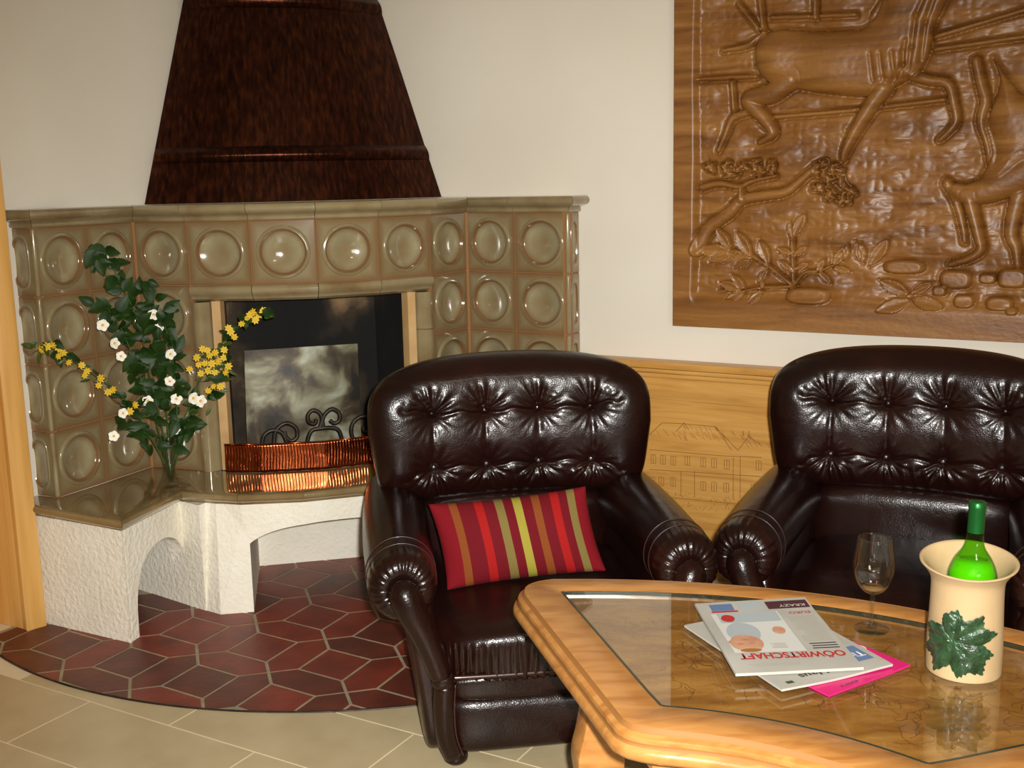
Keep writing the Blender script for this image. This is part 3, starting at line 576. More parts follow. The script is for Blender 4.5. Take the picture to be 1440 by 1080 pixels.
for nm, zs, of in (('skirt', [MZ + .058, 1.40, 1.47], [.006, .006, .006]), ('bead', *beadrow(1.47, .056, .024, .004)), ('panel', list(np.linspace(1.526, 2.025, 14)), [.003 + .004 * sin(3.1 * t) for t in np.linspace(0, 1, 14)]), ('bead', *beadrow(2.025, .056, .024, .004)), ('panel', [2.081, 2.25, 2.449], [.003, .003, .003])):
    M(nm, *hood_rows(zs, of), MT['copper_dark'], HOOD, True)
# ------------------------------------------------------------------ things in the fireplace
def fpw(u, z, off): p = AX + AT * u - AN * off; return (p.x, p.y, z)
plate = [fpw(PLATE[0][0], PLATE[0][1], .30), fpw(PLATE[1][0], PLATE[1][1], .30), fpw(PLATE[2][0], BT + .002, .27), fpw(PLATE[3][0], BT + .002, .27)]
pn = Vector((-AN.x, -AN.y, 0)) * .006
pv = [Vector(p) for p in plate] + [Vector(p) + pn for p in plate]
tag(bev(M('steel_plate', pv, [(0, 1, 2, 3), (7, 6, 5, 4), (0, 4, 5, 1), (1, 5, 6, 2), (2, 6, 7, 3), (3, 7, 4, 0)], MT['steel'], recalc=True), .0015), 'soot stained grey metal plate leaning at the back of the firebox', 'metal plate')
AND = thing('scroll_grate', 'wrought iron grate with curled scrolls inside the fire opening', 'fire grate', fpw(0, BT, .1))
for s in SCROLL:
    M('scroll', *tube([fpw(u, max(z, BT + .006), .10) for u, z in smoothcurve(s, 7)], .0075, 8), MT['iron'], AND, True)
M('bar', *tube([fpw(-.30, BT + .05, .105), fpw(.36, BT + .05, .105)], .007, 8), MT['iron'], AND, True)
for u in (-.29, -.02, .3): M('leg', *tube([fpw(u, BT + .055, .105), fpw(u, BT + .001, .105)], .007, 8), MT['iron'], AND, True)
GD = thing('copper_guard', 'bright hammered copper ember guard on the bench before the fire', 'fire guard', (-.66, 3.86, BT))
gp = [Vector(p) for p in ((-1.018, 3.868), (-.888, 3.856), (-.664, 3.884), (-.475, 3.965), (-.36, 4.05))]
for i in range(4):
    a, b = gp[i], gp[i + 1]; d = (b - a); nx = max(10, int(d.length / .0035)); nz = 12; dn = d.normalized(); n = Vector((dn.y, -dn.x)); v = []; f = []
    rr = np.random.RandomState(i + 3)
    ph = rr.rand(nx + 1) * .35
    for k in range(nx + 1):
        for z in range(nz + 1):
            hz = z / nz * .1; bumpv = .0014 * sin(k * .0035 / .0105 * 2 * pi + ph[k] + 1.2 * sin(hz * 60 + k * .05)) + .0002 * rr.randn()
            p = a + d * (k / nx) + n * bumpv; v.append((*p, BT + .001 + hz))
    for k in range(nx):
        for z in range(nz): q = k * (nz + 1) + z; f.append((q, q + nz + 1, q + nz + 2, q + 1))
    o = M('panel', v, f, MT['copper'], GD, True); md = o.modifiers.new('t', 'SOLIDIFY'); md.thickness = .003; md.offset = -1
    M('rim', *tube([(*a, BT + .1015), (*b, BT + .1015)], .0028, 8), MT['copper'], GD, True)
# ------------------------------------------------------------------ wood panelling on the right wall
WN = Vector((.5, .866)); W0 = Vector((.257, 4.127))
WS = thing('wall_panelling', 'honey coloured wooden panelling with a burnt drawing of a farmhouse behind the armchairs', 'panelling', (.9, 3.74, FZ))
def wp(s, off): return Vector((.409, 3.981)) + dR * s + WN * (.05 - off)
def wslab(name, s0, s1, z0, z1, o0, o1, mt=None, b=.003):
    return bev(M(name, *prism([tuple(wp(s0, o1)), tuple(wp(s1, o1)), tuple(wp(s1, o0)), tuple(wp(s0, o0))], z0, z1), mt or MT['wood_wall'], WS, recalc=True), b)
SA, SB = -.17, 3.6
wslab('panel', SA, SB, .09, .63, .004, .050)
wslab('rail', SA, SB, .612, .69, .004, .056)
wslab('baseboard', SA, SB, FZ, .10, .004, .060)
wslab('ledge', SA, SB, .69, .708, .004, .064, b=.006)
wslab('ledge', SA, SB, .708, .724, .004, .071, b=.006)
wslab('cap', SA, SB, .724, .750, .004, .078, b=.008)
def strip(pts, wd, off=.0507):
    v = []; f = []
    for (s0, z0), (s1, z1) in zip(pts, pts[1:]):
        l = hypot(s1 - s0, z1 - z0) or 1; nx, nz = -(z1 - z0) / l * wd, (s1 - s0) / l * wd; k = len(v)
        for s, z, sg in ((s0, z0, 1), (s0, z0, -1), (s1, z1, -1), (s1, z1, 1)): p = wp(s + nx * sg, off); v.append((p.x, p.y, z + nz * sg))
        f.append((k, k + 1, k + 2, k + 3))
    return v, f
for r in ROOF: M('burnt_line', *strip(r, .0011), MT['line_soft'], WS)
rs = np.random.RandomState(5)
for s, z in WINS:
    q = [strip([(s + a, z - .016), (s + a, z + .016)], .0010) for a in (-.009, 0, .009)] + [strip([(s - .009, z + b), (s + .009, z + b)], .0008) for b in (-.016, .016)]
    M('burnt_window', *joinm(*q), MT['line_soft'], WS)
hat = []
for k in range(90):
    s = .03 + rs.rand() * .52; z = .485 + rs.rand() * .05
    if z > .54 - abs(s - .3) * .12: continue
    hat.append(strip([(s, z), (s + .012, z - .016)], .0006))
for k in range(120):
    s = .0 + rs.rand() * .65; z = .22 + rs.rand() * .06; hat.append(strip([(s, z), (s + rs.randn() * .008, z + .01)], .0006))
M('burnt_hatching', *joinm(*hat), MT['line_soft'], WS)['kind'] = 'stuff'
# ------------------------------------------------------------------ carved relief
RO = Vector((.5644, 3.8975)); RZ = .8755; RWd, RHt = 1.62, 1.30
REL = thing('carved_relief', 'large brown wood carving of running horses hanging on the white wall', 'wood carving', (RO.x + .7, RO.y - .4, RZ))
st = .0034; nx, nz = int(RWd / st) + 1, int(RHt / st) + 1
sx = np.linspace(0, RWd, nx); sz = np.linspace(0, RHt, nz); X, Z = np.meshgrid(sx, sz)
def vnoise(X, Z, sc, seed):
    r = np.random.RandomState(seed); G = r.rand(160, 160); a = X * sc; b = Z * sc
    i = np.floor(a).astype(int); j = np.floor(b).astype(int); u = a - i; v_ = b - j; u = u * u * (3 - 2 * u); v_ = v_ * v_ * (3 - 2 * v_); i %= 159; j %= 159
    return (G[j, i] * (1 - u) + G[j, i + 1] * u) * (1 - v_) + (G[j + 1, i] * (1 - u) + G[j + 1, i + 1] * u) * v_
def segd(px, pz, a, b):
    ax_, az = a; bx, bz = b; dx, dz = bx - ax_, bz - az; t = np.clip(((px - ax_) * dx + (pz - az) * dz) / (dx * dx + dz * dz + 1e-9), 0, 1)
    return np.hypot(px - ax_ - dx * t, pz - az - dz * t), t
Hh = np.zeros_like(X); LB = np.zeros(X.shape, int)
# field sunk below the plain border, scalloped by the gouge
fld = sm(.064, .088, X + .010 * (vnoise(X, Z, 9, 3) - .5)) * sm(.075, .13, Z) * sm(.07, .09, RWd - X) * sm(.05, .07, RHt - Z)
vx = np.zeros_like(X) + 9
rr = np.random.RandomState(2); 
Hh = -.016 * fld + fld * (.005 * (vnoise(X * .7, Z, 26, 1) - .5) + .0075 * (vnoise(X, Z * 1.6, 11, 4) - .5) + .0035 * np.abs(vnoise(X * .8, Z * 1.5, 48, 8) - .5))
def put(mask_h, lab, base=None):
    """mask_h: height of the shape above the field, <=0 outside"""
    global Hh
    inside = mask_h > 0
    # undercut groove around the shape
    Hh = np.where(inside, np.maximum(Hh, -.013 * fld + mask_h), Hh); LB[inside] = lab
def groove(dist, r, dpt=.008, wdt=.006, own=0):
    global Hh
    k = np.where((LB == own) & (own > 0), .15, 1.)
    Hh = Hh - k * dpt * np.exp(-((dist - r) / wdt) ** 2) * (dist > r) * fld
def cap_(pts, r0, r1, hgt, lab, flat=1., sub=5):
    P = smoothcurve(pts, sub) if len(pts) > 2 else [np.array(p) for p in pts]
    n = len(P) - 1; best = np.full(X.shape, -1.); gd = np.full(X.shape, 9.)
    for i in range(n):
        lo = (min(P[i][0], P[i + 1][0]) - .07, min(P[i][1], P[i + 1][1]) - .07); hi = (max(P[i][0], P[i + 1][0]) + .07, max(P[i][1], P[i + 1][1]) + .07)
        a0, a1 = np.searchsorted(sx, [lo[0], hi[0]]); b0, b1 = np.searchsorted(sz, [lo[1], hi[1]])
        if a1 <= a0 or b1 <= b0: continue
        sl = (slice(b0, b1), slice(a0, a1)); d, t = segd(X[sl], Z[sl], P[i], P[i + 1]); r = r0 + (r1 - r0) * (i + t) / n
        h = np.where(d < r, hgt * np.sqrt(np.maximum(0, 1 - (d / r) ** 2)) * (r / max(r0, r1)) ** .5, -1); best[sl] = np.maximum(best[sl], h); gd[sl] = np.minimum(gd[sl], d - r)
    groove(gd, 0, own=lab); put(best, lab); return best
def polyd(pts):
    P = [np.array(p) for p in pts]; D = np.full(X.shape, 9.); ins = np.zeros(X.shape, bool)
    for i in range(len(P)):
        a, b = P[i], P[(i + 1) % len(P)]; d, _ = segd(X, Z, a, b); D = np.minimum(D, d)
        c = ((a[1] > Z) != (b[1] > Z)) & (X < (b[0] - a[0]) * (Z - a[1]) / (b[1] - a[1] + 1e-12) + a[0]); ins ^= c
    return np.where(ins, -D, D)
def blob(pts, hgt, rim, lab):
    s_ = polyd([tuple(p) for p in smoothcurve(pts + [pts[0]], 4)[:-1]]); h = np.where(s_ < 0, hgt * np.sqrt(np.clip(1 - (1 - np.clip(-s_ / rim, 0, 1)) ** 2, 0, 1)), -1); groove(s_, 0, .007, .009); put(h, lab); return s_
# 1 horse, 2 second horse, 3 fence, 4 branch, 5 foliage, 6 plant, 7 stones
for r in RAILS: cap_(r, .0075, .0075, .008, 30 + RAILS.index(r))
for q, P in enumerate(FOLI):
    for (a, b) in P:
        for k in range(5):
            an = rr.rand() * 6.28; e = (a + .022 * cos(an), b + .018 * sin(an)); cap_([(a + rr.randn() * .008, b + rr.randn() * .006), e], .006, .004, .010 + .006 * rr.rand(), 5)
for r, w_ in zip(TRUNK, (.020, .011, .009)): cap_(r, w_ * 1.25, w_ * .6, .014, 4)
cap_(TAIL1, .014, .006, .012, 1); cap_(HIND2, .017, .0075, .012, 1); cap_(FORE2, .018, .0085, .013, 1)
neck = [(.72, 1.0), (.78, 1.10), (.84, 1.18), (.93, 1.20), (1.0, 1.15)]
cap_([(.70, .93), (.745, 1.02), (.79, 1.11), (.86, 1.18)], .085, .05, .022, 1); cap_([(.86, 1.19), (.94, 1.17), (1.0, 1.11)], .05, .028, .02, 1)
bd = blob(HORSE_BODY, .024, .060, 1)
# muscles and ribs
for (a, b, ra, rb, h) in ((.34, .87, .055, .06, .007), (.52, .85, .08, .055, .005), (.70, .85, .045, .06, .006)):
    e = np.exp(-((X - a) / ra) ** 2 - ((Z - b) / rb) ** 2); Hh += np.where(LB == 1, h * e, 0)
for k, a in enumerate((.655, .685, .72, .75)):
    d, _ = segd(X, Z, (a, .79), (a - .012, .87)); Hh -= np.where(bd < 0, .0045 * np.exp(-(d / .006) ** 2), 0)
for r in (NECKLINE, [(.79, .84), (.80, .95), (.83, 1.04)], [(.71, .78), (.74, .83), (.745, .90)]):
    for a, b in zip(r, r[1:]): d, _ = segd(X, Z, a, b); Hh -= np.where(LB == 1, .006 * np.exp(-(d / .007) ** 2), 0)
cap_(HIND1, .038, .009, .024, 1); cap_(FORE1, .030, .009, .024, 1)
cap_(H2CAN2, .016, .008, .010, 2); cap_(H2LEG2, .028, .010, .014, 2); cap_(H2TAIL, .014, .022, .016, 2)
b2 = blob(H2BODY, .026, .075, 2); cap_(H2LEG, .055, .02, .024, 2); cap_(H2CAN, .021, .010, .018, 2)
cap_([(1.2, .75), (1.32, .86), (1.40, .98)], .10, .06, .026, 2); cap_([(1.40, .99), (1.46, .94), (1.50, .86)], .05, .03, .022, 2); cap_([(1.3, .52), (1.36, .40), (1.33, .28), (1.35, .18)], .045, .011, .02, 2)
for r in STEMS: cap_(r, .0065, .004, .009, 6)
for a, b in LEAVES:
    a, b = np.array(a), np.array(b); d = b - a; l = np.hypot(*d); d = d / l; n_ = np.array([-d[1], d[0]])
    u = ((X - a[0]) * d[0] + (Z - a[1]) * d[1]) / l; q = ((X - a[0]) * n_[0] + (Z - a[1]) * n_[1]); wdt = .20 * l * np.sin(np.pi * np.clip(u, 0, 1)) ** .8 + 1e-5
    ins = (u > 0) & (u < 1) & (np.abs(q) < wdt); h = np.where(ins, .009 * (.55 + .45 * np.abs(q) / wdt) , -1); groove(np.where((u > -.1) & (u < 1.1), np.abs(q) - wdt, 9), 0, .004, .005); put(h, 6)
for c_, r_, t_ in STONES:
    rx, rz = abs(r_[0] - c_[0]), abs(t_[1] - c_[1]); e = (np.abs((X - c_[0]) / rx) ** 3 + np.abs((Z - c_[1]) / rz) ** 3) ** (1 / 3); groove((e - 1) * min(rx, rz), 0, .004, .006); put(np.where(e < 1, .013 * np.minimum(1, (1 - e) * 4) ** .5, -1), 70 + STONES.index((c_, r_, t_)))
Hh = Hh * 1.5 + .0007 * (vnoise(X, Z, 90, 12) - .5) * (fld > .2)
base_off = .0
PX = RO.x + dR.x * X - WN.x * Hh; PY = RO.y + dR.y * X - WN.y * Hh; PZ = RZ + Z
co = np.stack([PX, PY, PZ], -1).reshape(-1, 3)
ii, jj = np.meshgrid(np.arange(nx - 1), np.arange(nz - 1)); q0 = (jj * nx + ii).ravel(); quads = np.stack([q0, q0 + 1, q0 + nx + 1, q0 + nx], -1); flab = LB[:-1, :-1].ravel()
def submesh(name, lab, smooth=True):
    q = quads[flab == lab]
    if not len(q): return
    u, inv = np.unique(q, return_inverse=True); inv = inv.reshape(-1, 4); me = bpy.data.meshes.new(name); me.vertices.add(len(u)); me.vertices.foreach_set('co', co[u].astype(np.float32).ravel())
    me.loops.add(inv.size); me.loops.foreach_set('vertex_index', inv.astype(np.int32).ravel()); me.polygons.add(len(inv)); me.polygons.foreach_set('loop_start', np.arange(0, inv.size, 4, dtype=np.int32))
    me.polygons.foreach_set('use_smooth', np.ones(len(inv), bool)); me.materials.append(MT['carve']); me.update(calc_edges=True); me.validate(); o = link(name, me, REL); return o
# border and background share the panel; each carved figure is a part
for nm, lb in (('carved_ground', 0), ('carved_horse', 1), ('carved_horse', 2), ('carved_branch', 4), ('carved_foliage', 5), ('carved_plant', 6)) + tuple(('carved_rail', 30 + k) for k in range(len(RAILS))) + tuple(('carved_stone', 70 + k) for k in range(len(STONES))): submesh(nm, lb)
e0_, e1_ = RO, RO + dR * RWd
bk = WN * .044
M('panel_edge', [(*e0_, RZ), (*e1_, RZ), (*e1_, RZ + RHt), (*e0_, RZ + RHt)] + [(*(p + bk), z) for p, z in ((e0_, RZ), (e1_, RZ), (e1_, RZ + RHt), (e0_, RZ + RHt))], [(0, 4, 5, 1), (1, 5, 6, 2), (2, 6, 7, 3), (3, 7, 4, 0), (4, 7, 6, 5)], MT['carve'], REL)
# ------------------------------------------------------------------ armchairs
def make_chair():
    t = thing('leather_armchair', '', 'armchair', world=False); LE = MT['leather']
    # --- tufted back pad
    cz, Hz, Wd = .700, .200, .405; T = .105
    BX = (-.226, -.0755, .0755, .226); BZ = (.748, .600); v = []; f = []
    BT_ = [(x, z) for z in BZ for x in BX]
    def tuft(x, z):
        d = np.zeros_like(x)
        for i, (bx, bz) in enumerate(BT_):
            dx, dz = x - bx, z - bz; r = np.hypot(dx, dz); ph = np.arctan2(dz, dx); d += .026 * np.exp(-(r / .040) ** 1.15)
            fold = np.cos(17 * ph + i * 1.7 + 1.5 * np.sin(3 * ph)) * .55 + np.cos(9 * ph + i) * .45; up = .25 + .95 * np.clip(np.sin(ph) if bz > .7 else -np.sin(ph), 0, 1)
            d += .0056 * up * fold * np.exp(-((r - .036) / .034) ** 2)
        def crease(a, b, dp, wd):
            nonlocal d
            dx, dz = b[0] - a[0], b[1] - a[1]; q = np.clip(((x - a[0]) * dx + (z - a[1]) * dz) / (dx * dx + dz * dz), 0, 1); dd = np.hypot(x - a[0] - dx * q, z - a[1] - dz * q + .006 * np.sin(q * 9)); d += dp * np.exp(-(dd / wd) ** 1.4)
        for z_ in BZ:
            for a, b in zip(BX, BX[1:]): crease((a, z_), (b, z_), .005, .006)
        for x_ in BX: crease((x_, BZ[0]), (x_, BZ[1]), .005, .006)
        for x_ in BX:
            crease((x_, BZ[1]), (x_ * 1.04, .525), .005, .007); crease((x_, BZ[0]), (x_ * 1.18, .80), .004, .010)
            for s_ in (-.03, .03): crease((x_, BZ[0]), (x_ * 1.2 + s_, .79), .003, .005)
        for z_ in BZ:
            for s_ in (-1, 1): crease((s_ * .226, z_), (s_ * .31, z_ + (.02 if z_ > .7 else -.03)), .006, .009)
        w_ = np.clip((.60 - z) / .07, 0, 1); d += .004 * w_ * np.sin(x * 130 + 3 * np.sin(x * 31) + z * 40)
        return d
    na, nb_ = 170, 120
    def surf(front):
        A, B = np.meshgrid(np.linspace(-1, 1, na + 1), np.linspace(-1, 1, nb_ + 1)); R = np.maximum(np.abs(A), np.abs(B)); p = np.where(B > 0, 4.2, 8.)
        k = R / np.maximum(1e-9, (np.abs(A) ** p + np.abs(B) ** p) ** (1 / p)); k = np.where(R < 1e-6, 1, k); e = 1 - (1 - np.abs(R)) * 0
        x = A * (1 + (k - 1) * R ** 3) * Wd; z = B * (1 + (k - 1) * R ** 3) * Hz
        z = z - .030 * (x / Wd) ** 2 * (z > 0) * (z / Hz); x = x * (1 - .07 * np.clip(-z / Hz, 0, 1)); zz = z + cz
        def pf(t, q): return np.clip(1 - np.abs(t) ** q, 0, 1)
        prof = (pf(A, 4.2) * pf(B, 3.4)) ** .5
        if front:
            rim = sm(.80, .97, R); tf = tuft(x, zz) * (1 - rim); y = -T * prof + .006 * sm(.80, .45, R) + tf
        else: y = .07 * prof
        y = y + .215 - .40 * x ** 2 + .06 * (zz - .5)
        return np.stack([x, y, zz], -1).reshape(-1, 3)
    Fp, Bp = surf(True), surf(False); off = len(Fp)
    for j in range(nb_):
        for i in range(na):
            q = j * (na + 1) + i; f.append((q, q + 1, q + na + 2, q + na + 1)); f.append((off + q, off + q + na + 1, off + q + na + 2, off + q + 1))
    o = M('back_cushion', np.concatenate([Fp, Bp]), f, LE, t, True)
    b = bmesh.new(); b.from_mesh(o.data); bmesh.ops.remove_doubles(b, verts=b.verts, dist=1e-5); bmesh.ops.recalc_face_normals(b, faces=b.faces); b.to_mesh(o.data); b.free()
    bm_ = None
    for bx, bz in BT_:
        tf = float(tuft(np.array([bx]), np.array([bz]))[0]); y = -T * ((1 - abs(bx / Wd) ** 4.2) * (1 - abs((bz - cz) / Hz) ** 3.4)) ** .5 + .006 + tf + .215 - .40 * bx ** 2 + .06 * (bz - .5)
        q = link('button', bm_, t) if bm_ else M('button', *lathe([(0, -.004), (.006, -.003), (.007, 0), (.005, .003), (0, .004)], 14), MT['button'], t, True)
        bm_ = q.data; q.location = (bx, y - .004, bz); q.rotation_euler = (pi / 2, 0, 0)
    # --- lower back roll and rear shell
    M('lumbar_pad', *sbox((0, .245, .405), (.295, .10, .115), 4, 20), LE, t, True)
    M('rear_shell', *sbox((0, .325, .36), (.335, .075, .32), 6, 14), LE, t, True)
    # --- seat cushion with gathered front
    def sd(Am):
        x, y, z = Am.T; fr = sm(-.33, -.385, y); z2 = z - .030 * sm(-.15, -.42, y) + .018 * np.cos(np.clip(x / .28, -1, 1) * pi / 2) * sm(.3, .36, z)
        pl = (.0045 * np.sin(x * 330 + 2.2 * np.sin(x * 57)) + .002 * np.sin(x * 610 + z * 60)) * fr * sm(.225, .25, z) * sm(.345, .31, z)
        return np.stack([x, y + pl - .012 * (1 - (x / .28) ** 2) * fr, z2], -1)
    M('seat_cushion', *sbox((0, -.10, .298), (.283, .315, .070), 5, 96, sd), LE, t, True)
    M('seat_piping', *tube([(x, -.423 + .012 * (x / .28) ** 2, .236) for x in np.linspace(-.265, .265, 24)], .005, 8), MT['piping'], t, True)
    # --- base
    def bdm(Am):
        x, y, z = Am.T; return np.stack([x, y - .012 * np.sin(np.clip((z - .02) / .15, 0, 1) * pi) * (y < -.3), z], -1)
    M('base', *sbox((0, -.02, .10), (.285, .375, .082), 8, 24, bdm), LE, t, True)
    M('front_rail', *sbox((0, -.362, .200), (.255, .052, .036), 4, 24), LE, t, True)
    for s in (-1, 1):
        def tp(Am, s=s):
            x, y, z = Am.T; return np.stack([x + s * .055 * np.clip((z - .03) / .42, 0, 1) ** 1.3, y, z], -1)
        M('side_panel', *sbox((s * .268, -.02, .235), (.042, .38, .215), 7, 20, tp), LE, t, True)
        # rolled arm with pleated scroll front
        na_, R0 = 120, .083; rows = []
        path = [(.335, .33, .470, .085), (.340, .15, .468, .090), (.345, -.05, .466, .089), (.346, -.2, .463, .087), (.347, -.30, .460, .085), (.347, -.345, .458, .0835), (.347, -.372, .456, .0825), (.347, -.390, .455, .078), (.347, -.402, .4545, .070), (.347, -.409, .454, .060), (.347, -.412, .4535, .050), (.347, -.412, .453, .042), (.347, -.410, .4525, .034), (.347, -.406, .452, .02), (.347, -.406, .452, .0)]
        P = smoothcurve(path, 5); v = []; f = []
        for (x, y, z, r) in P:
            r = max(r, 0); 
            for k in range(na_):
                a = 2 * pi * k / na_; fold = (cos(26 * a + 1.3 * sin(3 * a)) * .6 + .4 * cos(17 * a + 1)) * max(0, min(1, (-y - .30) / .07)) * min(1, r / .05)
                rad = r * (1 + .016 * fold) ; v.append((s * (x + rad * cos(a)), y - .0014 * fold, z + rad * sin(a)))
        for i in range(len(P) - 1):
            for k in range(na_): k2 = (k + 1) % na_; f.append((i * na_ + k, i * na_ + k2, (i + 1) * na_ + k2, (i + 1) * na_ + k))
        M('arm', v, f, LE, t, True, recalc=True)
        for yy, zz, r in ((-.335, .4585, .0843), (-.295, .4615, .0856)):
            M('seam', *tube([(s * (.347 + r * cos(a)), yy, zz + r * sin(a)) for a in np.linspace(-.9, pi + .9, 40)], .0011, 6), MT['piping'], t, True)
        # facing strip: knob, upper post, ball, lower post
        kp = smoothcurve([(s * .350, -.400, .458), (s * .346, -.420, .450), (s * .330, -.428, .41), (s * .305, -.430, .36), (s * .283, -.428, .30), (s * .268, -.425, .248)], 6)
        n_ = len(kp); rad = [.014 + .024 * min(1, i / 6) ** .6 - .012 * max(0, (i - 9) / (n_ - 9)) for i in range(n_)]
        M('arm_facing', *tube(kp, rad, 18), LE, t, True)
        M('facing_knob', *sbox((s * .263, -.424, .238), (.029, .026, .024), 2.2, 12), LE, t, True)
        lp = smoothcurve([(s * .258, -.418, .226), (s * .262, -.415, .16), (s * .258, -.405, .09), (s * .242, -.392, .035)], 6)
        M('lower_post', *tube(lp, [.028 - .004 * i / len(lp) for i in range(len(lp))], 16), LE, t, True)
        M('post_piping', *tube([(p[0] - s * .024, p[1] - .012, p[2]) for p in lp], .0022, 6), MT['piping'], t, True)
        for yy in (-.365, .30):
            M('foot', *lathe([(0, .0), (.020, .0), (.029, .008), (.031, .018), (.026, .03), (.02, .04), (0, .04)], 20, (s * .233, yy, 0)), LE, t, True)
    return t
def copy_tree(o, parent=None):
    c = o.copy(); C.objects.link(c); c.parent = parent
    for ch_ in o.children: copy_tree(ch_, c)
    return c
ch1 = make_chair(); ch1.location = (.02, 2.961, FZ); ch1.rotation_euler = (0, 0, radians(8.3))
ch1.scale = (1, 1, 1.03); ch2 = copy_tree(ch1); ch2.location = (1.05, 2.906, FZ); ch2.rotation_euler = (0, 0, radians(-25))
ch1['label'] = 'dark brown tufted leather armchair holding the red striped cushion'; ch2['label'] = 'dark brown tufted leather armchair behind the wine glass, without a cushion'
for c_ in (ch1, ch2): c_['group'] = 'tufted leather armchairs'
# ------------------------------------------------------------------ striped cushion
def stripes():
    m, nt, b = mat('striped_fabric', rough=.85, spec=.2)
    uv = nt.nodes.new('ShaderNodeUVMap'); uv.uv_map = 'UVMap'; sp = nt.nodes.new('ShaderNodeSeparateXYZ'); nt.links.new(uv.outputs[0], sp.inputs[0])
    red, dk, br, ora, ol, ye = (110, 8, 20), (95, 7, 19), (144, 18, 16), (118, 60, 22), (112, 96, 50), (142, 132, 50)
    seq = [(0, red), (.115, ora), (.165, dk), (.27, br), (.325, dk), (.40, ol), (.455, dk), (.515, ye), (.57, dk), (.635, ora), (.685, dk), (.755, br), (.81, dk), (.865, ol), (.915, red)]
    r = ramp(nt, [(p, lin(c)) for p, c in seq], 'CONSTANT'); nt.links.new(sp.outputs[0], r.inputs[0]); nt.links.new(r.outputs[0], b.inputs['Base Color'])
    n = N(nt, 'ShaderNodeTexNoise', Scale=160, Detail=3); nt.links.new(coords(nt), n.inputs['Vector']); bump(nt, b, n.outputs['Fac'], .3, .003); return m
MT['stripes'] = stripes()
PB, PU, PV = Vector((-.176, 2.735, .362)), Vector((.408, .035, .030)), Vector((-.046, .075, .205)); PN = PU.cross(PV).normalized()
n1, n2 = 64, 36; v = []; uvs = []; f = []
for side in (1, -1):
    for j in range(n2 + 1):
        for i in range(n1 + 1):
            a, b = 2 * i / n1 - 1, 2 * j / n2 - 1; th_ = .048 * ((1 - abs(a) ** 2.6) * (1 - abs(b) ** 2.6)) ** .6 + .0015
            a2 = a * (1 - .045 * (1 - abs(b) ** 2)); b2 = b * (1 - .07 * (1 - a * a)); wr = .003 * sin(a * 11 + b * 5) * (1 - abs(b)) * (1 - abs(a))
            p = PB + PU * ((a2 + 1) / 2) + PV * ((b2 + 1) / 2) + PN * side * (th_ + wr); v.append(p); uvs.append(((a + 1) / 2, (b + 1) / 2))
o_ = (n1 + 1) * (n2 + 1)
for k in range(2):
    for j in range(n2):
        for i in range(n1): q = k * o_ + j * (n1 + 1) + i; f.append((q, q + 1, q + n1 + 2, q + n1 + 1) if k == 0 else (q, q + n1 + 1, q + n1 + 2, q + 1))
bd_ = [(i, 0) for i in range(n1)] + [(n1, j) for j in range(n2)] + [(n1 - i, n2) for i in range(n1)] + [(0, n2 - j) for j in range(n2)]
for (a, b), (c, d) in zip(bd_, bd_[1:] + bd_[:1]): q, r = b * (n1 + 1) + a, d * (n1 + 1) + c; f.append((q, o_ + q, o_ + r, r))
tag(M('cushion', v, f, MT['stripes'], None, True, uv=uvs, recalc=True), 'small red cushion with yellow, olive and orange stripes on the left armchair', 'cushion')
# ------------------------------------------------------------------ coffee table
TZ = .55; TA = radians(61); TC = Vector((.301, 1.40)); TU = Vector((cos(TA), sin(TA))); TV = Vector((-sin(TA), cos(TA)))
def tp_(u, v_): return TC + TU * u + TV * v_
TAB = thing('coffee_table', 'honey wood fan shaped coffee table with an inset glass top', 'table', (*tp_(.5, 0), FZ))
def half(outer):
    """right half outline (v from 0 up) from near middle to far middle; outer=True is the wood edge, else the glass"""
    out = []
    if outer:
        for v_ in np.linspace(0, .17, 8): out.append((.168 - .9 * v_ ** 2, v_))
        out += [(.137, .196), (.137, .222), (.146, .243), (.165, .262)]
        out += [(.165 + (.548 - .165) * t, .262 + (.632 - .262) * t) for t in np.linspace(.1, 1, 8)]
        out += [(.570, .650), (.596, .661), (.622, .662), (.648, .650)]
        out += [(.833 - .409 * v_ ** 2, v_) for v_ in np.linspace(.63, 0, 22)]
    else:
        for v_ in np.linspace(0, .205, 8): out.append((.252 - .76 * v_ ** 2, v_))
        out += [(.220 + (.611 - .220) * t, .207 + (.579 - .207) * t) for t in np.linspace(.1, 1, 8)]
        out += [(.765 - .459 * v_ ** 2, v_) for v_ in np.linspace(.55, 0, 20)]
    return out
def outline(outer):
    h = half(outer); return h + [(u, -v_) for u, v_ in h[-2:0:-1]]
OUT = outline(True); GLS = outline(False)
def offs(poly, d):
    P = [Vector(p) for p in poly]; return [tuple(p) for p in inset(P, d)]
def resamp(poly, n):
    P = [np.array(p) for p in poly]; P.append(P[0]); L = np.cumsum([0] + [np.hypot(*(b - a)) for a, b in zip(P, P[1:])]); out = []
    for s in np.linspace(0, L[-1], n, endpoint=False): i = min(np.searchsorted(L, s, 'right') - 1, len(P) - 2); out.append(P[i] + (P[i + 1] - P[i]) * ((s - L[i]) / max(1e-9, L[i + 1] - L[i])))
    return out
def ringstrip(rings):
    v = []; f = []; n = len(rings[0][0])
    for poly, z in rings: v += [(*tp_(*p), z) for p in poly]
    for i in range(len(rings) - 1):
        for k in range(n): k2 = (k + 1) % n; f.append((i * n + k, i * n + k2, (i + 1) * n + k2, (i + 1) * n + k))
    return v, f
